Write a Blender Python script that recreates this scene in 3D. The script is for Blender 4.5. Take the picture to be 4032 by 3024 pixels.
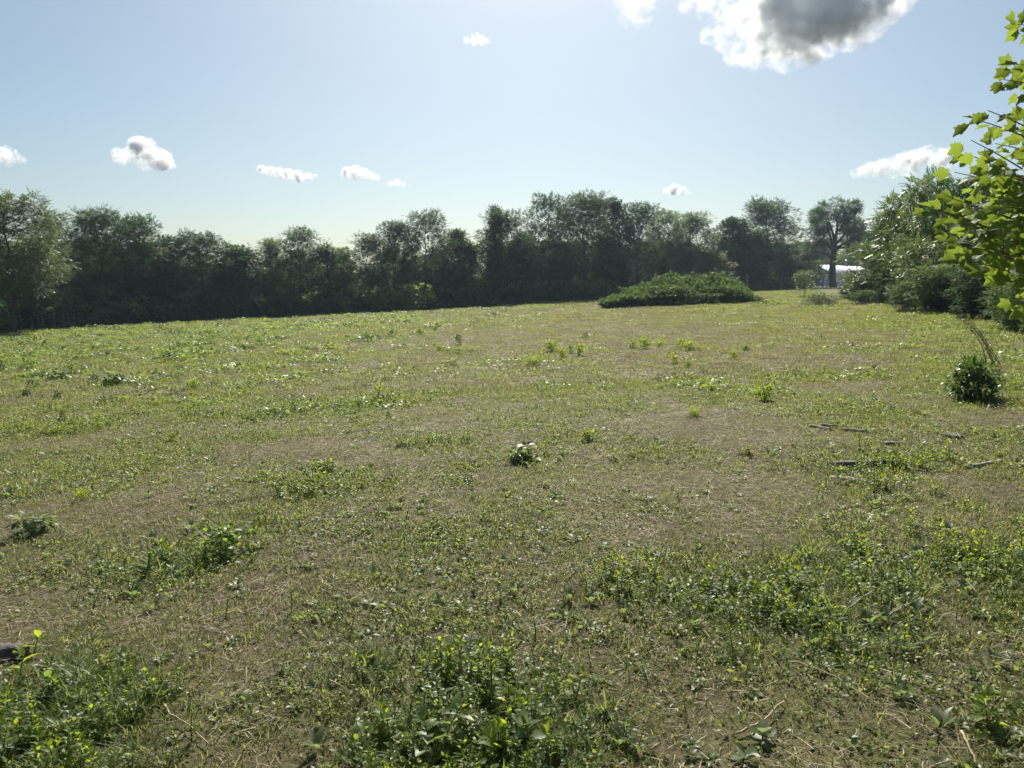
import bpy, math, random
import numpy as np
from mathutils import Vector, Matrix

# ------------------------------------------------------------------ camera, world, sun, exposure
sc = bpy.context.scene
for o in list(bpy.data.objects):
    bpy.data.objects.remove(o)
C = sc.collection
R = math.radians
EYE = 1.6
FPX = 769.0
HORIZON = 296.0
PITCH = math.atan((384 - HORIZON) / FPX)

cam_d = bpy.data.cameras.new('camera')
cam_d.sensor_width = 36.0
cam_d.lens = FPX / 1024 * 36
cam_d.clip_start = 0.05
cam_d.clip_end = 40000
cam = bpy.data.objects.new('camera', cam_d)
C.objects.link(cam)
cam.location = (0, 0, EYE)
cam.rotation_euler = (R(90) - PITCH, 0, 0)
sc.camera = cam

SUN_EL = R(43)
SUN_AZ = R(1.5)          # clockwise from +Y
world = bpy.data.worlds.new('World')
sc.world = world
world.use_nodes = True
wn = world.node_tree.nodes
wl = world.node_tree.links
wn.clear()
sky = wn.new('ShaderNodeTexSky')
sky.sky_type = 'NISHITA'
sky.sun_disc = False
sky.sun_elevation = SUN_EL
sky.sun_rotation = SUN_AZ
sky.altitude = 200
sky.air_density = 1.0
sky.dust_density = 1.7
sky.ozone_density = 0.5
bg = wn.new('ShaderNodeBackground')
bg.inputs['Strength'].default_value = 0.054
wo = wn.new('ShaderNodeOutputWorld')
tint = wn.new('ShaderNodeMix')          # the phone's cool white balance, the same in every direction
tint.data_type = 'RGBA'; tint.blend_type = 'MULTIPLY'; tint.inputs[0].default_value = 1.0
tint.inputs[7].default_value = (0.90, 1.0, 1.02, 1)
wl.new(sky.outputs[0], tint.inputs[6])
wl.new(tint.outputs[2], bg.inputs[0])
wl.new(bg.outputs[0], wo.inputs[0])

sun_d = bpy.data.lights.new('sun', 'SUN')
sun_d.energy = 5.0
sun_d.angle = R(0.53)
sun_d.color = (1.0, 0.93, 0.82)
sun = bpy.data.objects.new('sun', sun_d)
C.objects.link(sun)
sdir = Vector((math.sin(SUN_AZ) * math.cos(SUN_EL), math.cos(SUN_AZ) * math.cos(SUN_EL), math.sin(SUN_EL)))
sun.rotation_euler = sdir.to_track_quat('Z', 'Y').to_euler()
sun.location = (0, 0, 60)

sc.view_settings.view_transform = 'Standard'
sc.view_settings.look = 'None'
sc.view_settings.exposure = 0.72
sc.view_settings.gamma = 1.0
sc.view_settings.use_curve_mapping = False
sc.render.engine = 'CYCLES'
cy = sc.cycles
cy.max_bounces = 24
cy.diffuse_bounces = 2
cy.glossy_bounces = 1
cy.transmission_bounces = 4
cy.volume_bounces = 24
cy.transparent_max_bounces = 8
cy.sample_clamp_indirect = 4.0
cy.sample_clamp_direct = 12.0
cy.caustics_reflective = False
cy.caustics_refractive = False
cy.volume_step_rate = 1.0
cy.volume_max_steps = 256
cy.use_denoising = True
cy.use_adaptive_sampling = True
cy.adaptive_threshold = 0.02

# ------------------------------------------------------------------ projection helpers (used only to survey where things stand)
FWD = np.array([0, math.cos(PITCH), -math.sin(PITCH)])
UP = np.array([0, math.sin(PITCH), math.cos(PITCH)])
K22 = 1024 / 2212.0
K40 = 1024 / 4032.0


def ray(px, py):
    return FWD + (px - 512) / FPX * np.array([1.0, 0, 0]) - (py - 384) / FPX * UP


def at_depth(px, py, d):
    r = ray(px, py)
    return np.array([0, 0, EYE]) + r * (d / r[1])


def lattice(seed):
    rs = np.random.RandomState(seed)
    return rs.rand(64, 64)


_L = [lattice(s) for s in range(8)]


def vnoise(x, y, k=0):
    x = np.asarray(x, float); y = np.asarray(y, float)
    xi = np.floor(x).astype(int); yi = np.floor(y).astype(int)
    fx = x - xi; fy = y - yi
    fx = fx * fx * (3 - 2 * fx); fy = fy * fy * (3 - 2 * fy)
    g = _L[k]
    a = g[xi % 64, yi % 64]; b = g[(xi + 1) % 64, yi % 64]
    c = g[xi % 64, (yi + 1) % 64]; d = g[(xi + 1) % 64, (yi + 1) % 64]
    return (a * (1 - fx) + b * fx) * (1 - fy) + (c * (1 - fx) + d * fx) * fy


def gz(x, y):
    x = np.asarray(x, float); y = np.asarray(y, float)
    z = 0.042 * 100 * np.tanh(x / 100) + 0.0085 * 260 * np.tanh(y / 260)
    r = np.hypot(x, y)
    z = z + (vnoise(x / 9, y / 9, 1) - .5) * 0.16 * np.clip(r / 12, .15, 1)
    z = z + (vnoise(x / 2.1, y / 2.1, 2) - .5) * 0.05
    z = z + (vnoise(x / .6, y / .6, 3) - .5) * 0.03 * np.clip(1.5 - r / 40, 0, 1)
    return z


Z0 = float(gz(0, 0))
cam.location.z = EYE + Z0


def gzf(x, y):
    return float(gz(x, y))


def on_ground(px, py):
    """where the ray through a pixel of the 1024 x 768 frame meets the ground"""
    r = ray(px, py)
    o = np.array([0, 0, EYE + Z0])
    t = np.concatenate([np.linspace(1, 20, 400), np.linspace(20, 160, 1400)])
    p = o[None] + r[None] * t[:, None]
    below = p[:, 2] < gz(p[:, 0], p[:, 1])
    if not below.any():
        return p[-1]
    i = int(np.argmax(below))
    return np.array([p[i, 0], p[i, 1], gzf(p[i, 0], p[i, 1])])


def g40(sx, sy):
    return on_ground(sx * K40, sy * K40)


# ------------------------------------------------------------------ mesh helpers
def mk_mesh(name, V, polys, mats, midx=None, smooth=False):
    V = np.asarray(V, np.float32)
    me = bpy.data.meshes.new(name)
    me.vertices.add(len(V))
    me.vertices.foreach_set('co', V.ravel())
    polys = [np.asarray(p, np.int32) for p in polys if len(p)]
    vi = np.concatenate([p.ravel() for p in polys])
    tot = np.concatenate([np.full(len(p), p.shape[1], np.int32) for p in polys])
    st = np.concatenate([[0], np.cumsum(tot)[:-1]]).astype(np.int32)
    me.loops.add(len(vi))
    me.loops.foreach_set('vertex_index', vi)
    me.polygons.add(len(tot))
    me.polygons.foreach_set('loop_start', st)
    me.polygons.foreach_set('loop_total', tot)
    if midx is not None:
        me.polygons.foreach_set('material_index', np.asarray(midx, np.int32))
    if smooth:
        me.polygons.foreach_set('use_smooth', np.ones(len(tot), bool))
    me.update(calc_edges=True)
    for m in (mats if isinstance(mats, (list, tuple)) else [mats]):
        me.materials.append(m)
    return me


class Acc:
    """collects geometry for one mesh"""

    def __init__(self):
        self.V, self.P, self.M, self.n = [], [], [], 0

    def add(self, V, polys, m=0):
        V = np.asarray(V, float).reshape(-1, 3)
        self.V.append(V)
        for p in polys:
            p = np.asarray(p, int)
            if len(p):
                self.P.append(p + self.n)
                self.M.append(np.full(len(p), m))
        self.n += len(V)

    def mesh(self, name, mats, smooth=False):
        return mk_mesh(name, np.concatenate(self.V), self.P, mats, np.concatenate(self.M), smooth)


def stamp(acc, tpl, Rm, off, m=0):
    """template (V, [polys]) repeated with matrices Rm (N,3,3) and offsets (N,3)"""
    TV, TP = tpl
    N = len(off)
    if N == 0:
        return
    V = np.einsum('nij,kj->nki', Rm, TV) + off[:, None, :]
    k = len(TV)
    base = (np.arange(N) * k)
    P = [(np.asarray(p)[None, :, :] + base[:, None, None]).reshape(-1, np.asarray(p).shape[1]) for p in TP]
    acc.add(V.reshape(-1, 3), P, m)


def frames(d, up, size, roll=None):
    """rotation-scale matrices with +Y along d and +Z near up"""
    d = d / (np.linalg.norm(d, axis=1, keepdims=True) + 1e-9)
    s = np.cross(d, up)
    s /= (np.linalg.norm(s, axis=1, keepdims=True) + 1e-9)
    n = np.cross(s, d)
    if roll is not None:
        c, q = np.cos(roll)[:, None], np.sin(roll)[:, None]
        s, n = s * c + n * q, n * c - s * q
    size = np.asarray(size, float)
    if size.ndim == 1:
        size = np.stack([size] * 3, 1)
    M = np.stack([s, d, n], 2)
    return M * size[:, None, :]


def tube(acc, pts, rad, sides=6, m=0, cap=True):
    pts = np.asarray(pts, float); rad = np.asarray(rad, float)
    t = np.gradient(pts, axis=0)
    t /= (np.linalg.norm(t, axis=1, keepdims=True) + 1e-9)
    ref = np.array([0.31, 0.92, 0.21]) if abs(t[:, 2]).mean() > .5 else np.array([0.1, 0.15, 1.0])
    a = np.cross(t, ref); a /= (np.linalg.norm(a, axis=1, keepdims=True) + 1e-9)
    b = np.cross(t, a)
    ang = np.linspace(0, 2 * np.pi, sides, endpoint=False)
    V = pts[:, None] + rad[:, None, None] * (a[:, None] * np.cos(ang)[None, :, None] + b[:, None] * np.sin(ang)[None, :, None])
    n = len(pts)
    Q = []
    for i in range(n - 1):
        for j in range(sides):
            j2 = (j + 1) % sides
            Q.append((i * sides + j, i * sides + j2, (i + 1) * sides + j2, (i + 1) * sides + j))
    P = [np.array(Q)]
    if cap:
        P.append(np.array([list(range(sides))[::-1]]))
        P.append(np.array([[(n - 1) * sides + j for j in range(sides)]]))
    acc.add(V.reshape(-1, 3), P, m)


def bez(p0, p1, p2, n=6):
    t = np.linspace(0, 1, n)[:, None]
    return (1 - t) ** 2 * np.asarray(p0) + 2 * t * (1 - t) * np.asarray(p1) + t ** 2 * np.asarray(p2)


# ------------------------------------------------------------------ objects
def obj(name, data, parent=None, loc=None, rot=None, scl=None):
    o = bpy.data.objects.new(name, data)
    C.objects.link(o)
    if parent is not None:
        o.parent = parent
    if loc is not None:
        o.location = loc
    if rot is not None:
        o.rotation_euler = rot
    if scl is not None:
        o.scale = scl
    return o


def tag(o, label=None, cat=None, group=None, kind=None):
    if label: o['label'] = label
    if cat: o['category'] = cat
    if group: o['group'] = group
    if kind: o['kind'] = kind
    return o


def thing(name, label, cat, loc, rz=0.0, scl=None, group=None):
    o = obj(name, None, None, loc, (0, 0, rz), scl)
    o.empty_display_size = 0.1
    return tag(o, label, cat, group)


# ------------------------------------------------------------------ materials
def new_mat(name):
    m = bpy.data.materials.new(name)
    m.use_nodes = True
    nt = m.node_tree
    nt.nodes.clear()
    out = nt.nodes.new('ShaderNodeOutputMaterial')
    return m, nt, nt.nodes, nt.links, out


def leaf_mat(name, col, col2, trans, rough=0.4, tw=0.4, spec=0.5, third=None, third_at=0.86):
    """col..col2 are the two ends of the leaf colour, trans the colour of light through it"""
    m, nt, N, L, out = new_mat(name)
    geo = N.new('ShaderNodeNewGeometry')
    oi = N.new('ShaderNodeObjectInfo')
    add = N.new('ShaderNodeMath'); add.operation = 'MULTIPLY_ADD'
    add.inputs[1].default_value = 0.65
    L.new(geo.outputs['Random Per Island'], add.inputs[0])
    mu = N.new('ShaderNodeMath'); mu.operation = 'MULTIPLY'; mu.inputs[1].default_value = 0.35
    L.new(oi.outputs['Random'], mu.inputs[0])
    L.new(mu.outputs[0], add.inputs[2])
    ramp = N.new('ShaderNodeValToRGB')
    e = ramp.color_ramp.elements
    e[0].color = (*col, 1); e[1].color = (*col2, 1)
    e[1].position = 0.8
    if third:
        x = e.new(third_at); x.color = (*third, 1)
        y = e.new(1.0); y.color = (*third, 1)
    L.new(add.outputs[0], ramp.inputs[0])
    pr = N.new('ShaderNodeBsdfPrincipled')
    L.new(ramp.outputs[0], pr.inputs['Base Color'])
    pr.inputs['Roughness'].default_value = min(.75, rough + .13)
    pr.inputs['Specular IOR Level'].default_value = spec * .65
    tr = N.new('ShaderNodeBsdfTranslucent')
    mixc = N.new('ShaderNodeMix'); mixc.data_type = 'RGBA'; mixc.inputs[0].default_value = 0.7
    L.new(ramp.outputs[0], mixc.inputs[6])
    mixc.inputs[7].default_value = (*trans, 1)
    L.new(mixc.outputs[2], tr.inputs['Color'])
    mx = N.new('ShaderNodeMixShader'); mx.inputs[0].default_value = tw
    L.new(pr.outputs[0], mx.inputs[1]); L.new(tr.outputs[0], mx.inputs[2])
    L.new(mx.outputs[0], out.inputs[0])
    return m


def noise_node(N, L, scale, detail=4, rough=.6, vec=None):
    n = N.new('ShaderNodeTexNoise')
    n.inputs['Scale'].default_value = scale
    n.inputs['Detail'].default_value = detail
    n.inputs['Roughness'].default_value = rough
    if vec is not None:
        L.new(vec, n.inputs['Vector'])
    return n


def bark_mat(name, a, b, scale=6, bump=.5, stretch=(1, 1, .2)):
    m, nt, N, L, out = new_mat(name)
    tc = N.new('ShaderNodeTexCoord')
    mp = N.new('ShaderNodeMapping'); mp.inputs['Scale'].default_value = stretch
    L.new(tc.outputs['Object'], mp.inputs[0])
    n = noise_node(N, L, scale, 6, .65, mp.outputs[0])
    ramp = N.new('ShaderNodeValToRGB')
    ramp.color_ramp.elements[0].color = (*a, 1); ramp.color_ramp.elements[0].position = .3
    ramp.color_ramp.elements[1].color = (*b, 1); ramp.color_ramp.elements[1].position = .7
    L.new(n.outputs[0], ramp.inputs[0])
    pr = N.new('ShaderNodeBsdfPrincipled'); pr.inputs['Roughness'].default_value = .85
    L.new(ramp.outputs[0], pr.inputs['Base Color'])
    bp = N.new('ShaderNodeBump'); bp.inputs['Strength'].default_value = bump; bp.inputs['Distance'].default_value = .02
    L.new(n.outputs[0], bp.inputs['Height']); L.new(bp.outputs[0], pr.inputs['Normal'])
    L.new(pr.outputs[0], out.inputs[0])
    return m


def plain_mat(name, col, rough=.6, metal=0.0, bumpscale=None, var=.12):
    m, nt, N, L, out = new_mat(name)
    tc = N.new('ShaderNodeTexCoord')
    n = noise_node(N, L, bumpscale or 3, 4, .6, tc.outputs['Object'])
    mix = N.new('ShaderNodeMix'); mix.data_type = 'RGBA'
    L.new(n.outputs[0], mix.inputs[0])
    mix.inputs[6].default_value = (*[c * (1 - var) for c in col], 1)
    mix.inputs[7].default_value = (*[min(1, c * (1 + var)) for c in col], 1)
    pr = N.new('ShaderNodeBsdfPrincipled')
    L.new(mix.outputs[2], pr.inputs['Base Color'])
    pr.inputs['Roughness'].default_value = rough
    pr.inputs['Metallic'].default_value = metal
    L.new(pr.outputs[0], out.inputs[0])
    return m


M = {}
M['tree_leaf'] = leaf_mat('tree_leaf', (.019, .046, .020), (.042, .080, .031), (.12, .23, .05), .45, .34, .3)
M['tree_leaf_light'] = leaf_mat('tree_leaf_light', (.028, .062, .024), (.058, .100, .038), (.20, .32, .05), .45, .42, .3)
M['tree_leaf_blue'] = leaf_mat('tree_leaf_blue', (.016, .042, .022), (.034, .068, .034), (.10, .20, .05), .45, .32, .3)
M['tree_leaf_pale'] = leaf_mat('tree_leaf_pale', (.045, .072, .028), (.10, .125, .058), (.22, .30, .06), .34, .34, .6)
M['tree_leaf_yellow'] = leaf_mat('tree_leaf_yellow', (.085, .115, .032), (.13, .15, .042), (.34, .37, .06), .42, .42, .5)
M['sumac_leaf'] = leaf_mat('sumac_leaf', (.032, .062, .020), (.064, .104, .030), (.22, .32, .04), .24, .36, .7, third=(.13, .045, .02), third_at=.95)
M['thicket_leaf'] = leaf_mat('thicket_leaf', (.045, .082, .030), (.100, .148, .052), (.20, .32, .06), .45, .38, .4)
M['sycamore_leaf'] = leaf_mat('sycamore_leaf', (.042, .088, .020), (.092, .150, .030), (.38, .50, .05), .42, .52, .45)
M['grass'] = leaf_mat('grass', (.085, .108, .032), (.150, .165, .055), (.46, .50, .09), .38, .52, .5, third=(.24, .19, .09), third_at=.86)
M['grass_dry'] = leaf_mat('grass_dry', (.105, .102, .042), (.20, .18, .082), (.40, .38, .13), .5, .45, .4)
M['grass_fresh'] = leaf_mat('grass_fresh', (.060, .100, .026), (.105, .145, .040), (.38, .46, .08), .36, .52, .5)
M['straw'] = leaf_mat('straw', (.10, .076, .046), (.42, .34, .22), (.36, .29, .15), .45, .2, .5)
M['small_leaf'] = leaf_mat('small_leaf', (.070, .115, .034), (.125, .170, .050), (.38, .48, .06), .30, .5, .6, third=(.18, .17, .05), third_at=.93)
M['grey_leaf'] = leaf_mat('grey_leaf', (.085, .122, .060), (.135, .170, .085), (.34, .45, .11), .32, .45, .6)
M['dark_leaf'] = leaf_mat('dark_leaf', (.024, .055, .016), (.045, .085, .022), (.16, .28, .03), .28, .30, .7)
M['bright_leaf'] = leaf_mat('bright_leaf', (.070, .125, .020), (.12, .17, .026), (0.55, 0.66, 0.03), .36, 0.58, .5)
M['yellow_leaf'] = leaf_mat('yellow_leaf', (.11, .150, .026), (.18, .185, .032), (.50, .54, .04), .38, .50, .45)
M['weed_leaf'] = leaf_mat('weed_leaf', (.062, .112, .038), (.105, .160, .052), (.36, .50, .06), .30, .5, .6)
M['bark'] = bark_mat('bark', (.030, .026, .021), (.075, .065, .054), 7)
M['stem'] = bark_mat('stem', (.06, .075, .03), (.12, .13, .06), 20, .2)
M['twig'] = bark_mat('twig', (.10, .075, .05), (.22, .17, .12), 20, .2)
M['dead_wood'] = bark_mat('dead_wood', (.17, .15, .13), (.36, .33, .29), 12, .4)
M['dry_stem'] = bark_mat('dry_stem', (.26, .20, .12), (.46, .38, .25), 14, .2)
M['board'] = bark_mat('board', (.13, .105, .085), (.30, .26, .215), 14, .6, (.15, 1.4, 1.4))
M['board_dark'] = bark_mat('board_dark', (.07, .056, .046), (.17, .145, .12), 14, .7, (.15, 1.4, 1.4))
M['log'] = bark_mat('log', (.035, .028, .022), (.15, .13, .11), 10, 1.0, (.3, 1, 1))
M['white_metal'] = plain_mat('white_metal', (.78, .80, .82), .35, 0.0, 2, .04)
M['roof_metal'] = plain_mat('roof_metal', (.72, .74, .78), .28, 0.35, 2, .06)
M['dark_trim'] = plain_mat('dark_trim', (.07, .08, .09), .5)
M['post_wood'] = bark_mat('post_wood', (.14, .13, .115), (.30, .28, .25), 9, .4)
M['wire'] = plain_mat('wire', (.22, .23, .23), .45, .7)
M['ceramic'] = plain_mat('ceramic', (.30, .27, .25), .25)
M['rust_leaf'] = leaf_mat('rust_leaf', (.20, .06, .025), (.30, .12, .04), (.4, .14, .04), .5, .3, .4)


def ground_mat():
    m, nt, N, L, out = new_mat('field_soil')
    geo = N.new('ShaderNodeNewGeometry')
    P = geo.outputs['Position']
    n1 = noise_node(N, L, .12, 5, .6, P)
    n2 = noise_node(N, L, 1.3, 6, .68, P)
    n3 = noise_node(N, L, 26, 6, .75, P)
    r1 = N.new('ShaderNodeValToRGB')
    e = r1.color_ramp.elements
    e[0].color = (.036, .028, .018, 1); e[0].position = .30
    e[1].color = (.25, .205, .13, 1); e[1].position = .74
    x = e.new(.52); x.color = (.098, .077, .05, 1)
    L.new(n3.outputs[0], r1.inputs[0])
    r2 = N.new('ShaderNodeValToRGB')
    e = r2.color_ramp.elements
    e[0].color = (.050, .062, .020, 1); e[0].position = .3
    e[1].color = (.17, .155, .06, 1); e[1].position = .7
    L.new(n3.outputs[0], r2.inputs[0])
    s = N.new('ShaderNodeMath'); s.operation = 'ADD'
    h = N.new('ShaderNodeMath'); h.operation = 'MULTIPLY'; h.inputs[1].default_value = .8
    L.new(n1.outputs[0], h.inputs[0]); L.new(h.outputs[0], s.inputs[0]); L.new(n2.outputs[0], s.inputs[1])
    mr = N.new('ShaderNodeMapRange'); mr.inputs[1].default_value = .68; mr.inputs[2].default_value = 1.02
    L.new(s.outputs[0], mr.inputs[0])
    mix = N.new('ShaderNodeMix'); mix.data_type = 'RGBA'
    L.new(mr.outputs[0], mix.inputs[0]); L.new(r1.outputs[0], mix.inputs[6]); L.new(r2.outputs[0], mix.inputs[7])
    pr = N.new('ShaderNodeBsdfPrincipled'); pr.inputs['Roughness'].default_value = .9
    pr.inputs['Specular IOR Level'].default_value = .2
    L.new(mix.outputs[2], pr.inputs['Base Color'])
    bp = N.new('ShaderNodeBump'); bp.inputs['Strength'].default_value = .8; bp.inputs['Distance'].default_value = .03
    L.new(n3.outputs[0], bp.inputs['Height']); L.new(bp.outputs[0], pr.inputs['Normal'])
    L.new(pr.outputs[0], out.inputs[0])
    return m


M['soil'] = ground_mat()

# ------------------------------------------------------------------ ground
def graded(lo, hi, n, mid, k):
    """coordinates denser near mid"""
    a = np.linspace(-1, 1, n)
    s = np.sinh(a * k) / math.sinh(k)
    return np.where(s < 0, mid + s * (mid - lo), mid + s * (hi - mid))


gx = graded(-2600, 2600, 340, 0, 8.2)
gy = graded(-1200, 3200, 360, 6, 8.2)
XX, YY = np.meshgrid(gx, gy, indexing='ij')
ZZ = gz(XX, YY)
V = np.stack([XX, YY, ZZ], 2).reshape(-1, 3)
ii, jj = np.meshgrid(np.arange(339), np.arange(359), indexing='ij')
a = ii * 360 + jj
Q = np.stack([a, a + 360, a + 361, a + 1], 2).reshape(-1, 4)
ground = obj('ground', mk_mesh('ground', V, [Q], M['soil'], smooth=True))
tag(ground, 'rough grazed pasture sloping gently up toward the far fence', 'field', kind='structure')

# ------------------------------------------------------------------ leaf templates
def tpl(V, P):
    return (np.array(V, float), [np.array(p) for p in P])


RHOMB = tpl([(0, 0, 0), (.22, .42, .05), (0, 1, -.06), (-.22, .42, .05)], [[(0, 1, 2), (0, 2, 3)]])
OVAL = tpl([(0, 0, 0), (.30, .34, .06), (.26, .68, .05), (0, 1, -.08), (-.26, .68, .05), (-.30, .34, .06), (0, .5, 0)],
           [[(0, 1, 6), (6, 2, 3), (3, 4, 6), (6, 5, 0)], [(6, 1, 2)], [(6, 4, 5)]])


def lance(w=.16, droop=.35, fold=.05):
    y = [0, .3, .65, 1]
    z = [0, .10 * droop, -.05 * droop, -.5 * droop]
    return tpl([(0, y[0], z[0]), (0, y[1], z[1]), (0, y[2], z[2]), (0, y[3], z[3]),
                (w, y[1], z[1] + fold), (w * .8, y[2], z[2] + fold), (-w, y[1], z[1] + fold), (-w * .8, y[2], z[2] + fold)],
               [[(0, 4, 1), (2, 5, 3), (0, 1, 6), (2, 3, 7)], [(1, 4, 5, 2), (1, 2, 7, 6)]])


LANCE = lance()
LANCE_W = lance(.27, .35, .07)


def blade(w=.05, bend=.3):
    return tpl([(-w, 0, 0), (w, 0, 0), (-w * .75, .5, -bend * .25), (w * .75, .5, -bend * .25), (0, 1, -bend)],
               [[(0, 1, 3, 2)], [(2, 3, 4)]])


def frond(n=4, w=.075, length=.34, droop=.35, wide=None):
    """pinnate leaf along +Y, unit length"""
    Vs, Ps, k = [], [], 0
    for i in range(n):
        y = .15 + .75 * i / n
        z = -droop * y * y
        ll = length * (1 - .35 * abs(i / n - .4))
        for s in (-1, 1):
            dx, dy, dz = s * ll, ll * .45, -ll * .28
            q = [(0, y, z), (s * ll * .5 + w * .4, y + ll * .22 + w, z + dz * .25), (dx, y + dy, z + dz), (s * ll * .5 - w * .4, y + ll * .22 - w, z + dz * .3)]
            Vs += q
            Ps.append((k, k + 1, k + 2)); Ps.append((k, k + 2, k + 3))
            k += 4
    Vs += [(0, .86, -droop * .74), (w, 1.0, -droop), (0, 1.22, -droop * 1.45), (-w, 1.0, -droop)]
    Ps += [(k, k + 1, k + 2), (k, k + 2, k + 3)]
    return tpl(Vs, [Ps])


FROND = frond(3, .09, .34, .15)
FROND_L = frond(4, .075, .36, .12)
FROND_LONG = frond(7, .052, .22, .14)
SPRIG = tpl(*(lambda b: (b[0], b[1]))(([(0, 0, 0), (.2, .25, .05), (.1, .6, 0), (-.08, .3, .03),
                                        (0, .2, 0), (-.35, .45, .04), (-.3, .8, -.05), (-.05, .5, .02),
                                        (0, .4, 0), (.38, .62, .05), (.42, .95, -.04), (.08, .7, .02),
                                        (0, .55, 0), (.13, .85, .05), (0, 1.2, -.08), (-.13, .85, .05)],
                                       [[(0, 1, 2), (0, 2, 3), (4, 5, 6), (4, 6, 7), (8, 9, 10), (8, 10, 11), (12, 13, 14), (12, 14, 15)]])))


def rnd_dirs(rs, n):
    v = rs.normal(size=(n, 3))
    return v / np.linalg.norm(v, axis=1, keepdims=True)


# ------------------------------------------------------------------ trees
def gen_tree(seed, H=10.0, W=6.0, base=.16, nclump=26, per=166, leaf=FROND, lsize=(.32, .48), prof='vase', stems=1, clump_r=(.06, .10), trunk_r=.017):
    """returns (wood Acc, leaves Acc); base at the origin, height H, crown width W"""
    rs = np.random.RandomState(seed)
    wood, lv = Acc(), Acc()
    tops = []
    trunks = []
    for s in range(stems):
        a = rs.rand() * 6.28
        lean = (W * .16 if stems > 1 else W * .05) * (.4 + rs.rand())
        pts = [np.array([0.12 * H * .1 * math.cos(a) * (stems > 1), .1 * H * .12 * math.sin(a) * (stems > 1), -.15])]
        n = 7
        for i in range(1, n + 1):
            t = i / n
            pts.append(np.array([math.cos(a) * lean * t ** 1.3 + rs.normal() * .012 * H, math.sin(a) * lean * t ** 1.3 + rs.normal() * .012 * H, t * H * .86]))
        pts = np.array(pts)
        rad = H * trunk_r * (1 - .88 * np.linspace(0, 1, n + 1)) * (1.0 if stems == 1 else .7)
        rad[0] *= 1.3
        tube(wood, pts, rad, 7)
        trunks.append(pts)
    cl = []
    for i in range(nclump):
        t = base + (1 - base) * ((i + rs.rand()) / nclump)
        if prof == 'vase':
            w = .55 + .75 * math.sin(math.pi * min(1, (t - base) / (1 - base) * .8 + .12)) - .25 * max(0, t - .85) / .15
        elif prof == 'ball':
            q = (t - base) / (1 - base)
            w = math.sqrt(max(.02, 1 - (2 * q - 1) ** 2)) * 1.2
        else:
            q = (t - base) / (1 - base)
            w = 1.1 - .75 * q
        rr = W * .5 * w * math.sqrt(rs.rand() * .85 + .08) * .78
        ang = i * 2.39996 + rs.rand() * .9
        cr = H * (clump_r[0] + (clump_r[1] - clump_r[0]) * rs.rand())
        tk = trunks[i % stems]
        zc = min(t * H, H - cr * .75)
        cx = np.interp(zc, tk[:, 2], tk[:, 0]) + rr * math.cos(ang)
        cyy = np.interp(zc, tk[:, 2], tk[:, 1]) + rr * math.sin(ang)
        c = np.array([cx, cyy, zc])
        cl.append((c, cr))
        z0 = max(.06 * H, zc - .5 * rr - .10 * H)
        p0 = np.array([np.interp(z0, tk[:, 2], tk[:, 0]), np.interp(z0, tk[:, 2], tk[:, 1]), z0])
        mid = (p0 + c) / 2 + np.array([(c - p0)[0] * .2, (c - p0)[1] * .2, -.03 * H])
        r0 = H * .0045 * (1.2 - .5 * t)
        tube(wood, bez(p0, mid, c, 5), np.linspace(r0, r0 * .3, 5), 4, cap=False)
    for c, cr in cl:
        n = int(per * (.75 + .5 * rs.rand()))
        d = rnd_dirs(rs, n)
        d[:, 2] = d[:, 2] * .85 + .12
        rad = cr * (.25 + .85 * rs.rand(n) ** .55)
        # a few sprays that stick out of the clump
        out = rs.rand(n) < .08
        rad[out] *= 1.35
        p = c + d * rad[:, None] * np.array([1.12, 1.12, .86])
        dr = d * np.array([1, 1, .5]) + rs.normal(size=(n, 3)) * .35
        dr[:, 2] += .22 - .30 * rs.rand(n)
        Rm = frames(dr, np.array([[0, 0, 1.0]]) + rs.normal(size=(n, 3)) * .3, lsize[0] + (lsize[1] - lsize[0]) * rs.rand(n))
        stamp(lv, leaf, Rm, p)
    return wood, lv


TREES = []
specs = [
    dict(seed=1, W=6.0, nclump=44, leaf=FROND, prof='vase', per=147, base=.27),
    dict(seed=2, W=5.2, nclump=36, leaf=FROND, prof='vase', stems=2, per=140, base=.32),
    dict(seed=3, W=6.4, nclump=46, leaf=SPRIG, lsize=(.26, .38), prof='ball', base=.14, per=182),
    dict(seed=4, W=4.2, nclump=32, leaf=FROND, prof='cone', base=.16, per=140),
    dict(seed=5, W=6.6, nclump=36, leaf=FROND, prof='vase', base=.34, per=133),
    dict(seed=6, W=5.0, nclump=38, leaf=SPRIG, lsize=(.26, .36), prof='vase', base=.14, stems=3, per=175),
    dict(seed=7, W=5.6, nclump=40, leaf=FROND_L, prof='vase', base=.22, per=118),
    dict(seed=8, W=4.6, nclump=34, leaf=SPRIG, lsize=(.26, .36), prof='ball', base=.10, per=175),
]
for i, s in enumerate(specs):
    w, l = gen_tree(**s)
    TREES.append((w.mesh('tree_wood', M['bark'], True), l))
TREE_CROWN = [l.mesh('tree_crown', M['tree_leaf']) for _, l in TREES]


def crown(me, mat, parent, name='crown'):
    """a crown that shares its mesh with others and has its own leaf colour"""
    o = obj(name, me, parent)
    o.material_slots[0].link = 'OBJECT'
    o.material_slots[0].material = M[mat]
    return o


LINE_PX = [-60, 0, 45, 100, 300, 500, 600, 700, 800, 900]
LINE_D = [52, 56, 60, 64, 72, 82, 92, 104, 120, 130]


def line_depth(px):
    return float(np.interp(px, LINE_PX, LINE_D))


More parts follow.
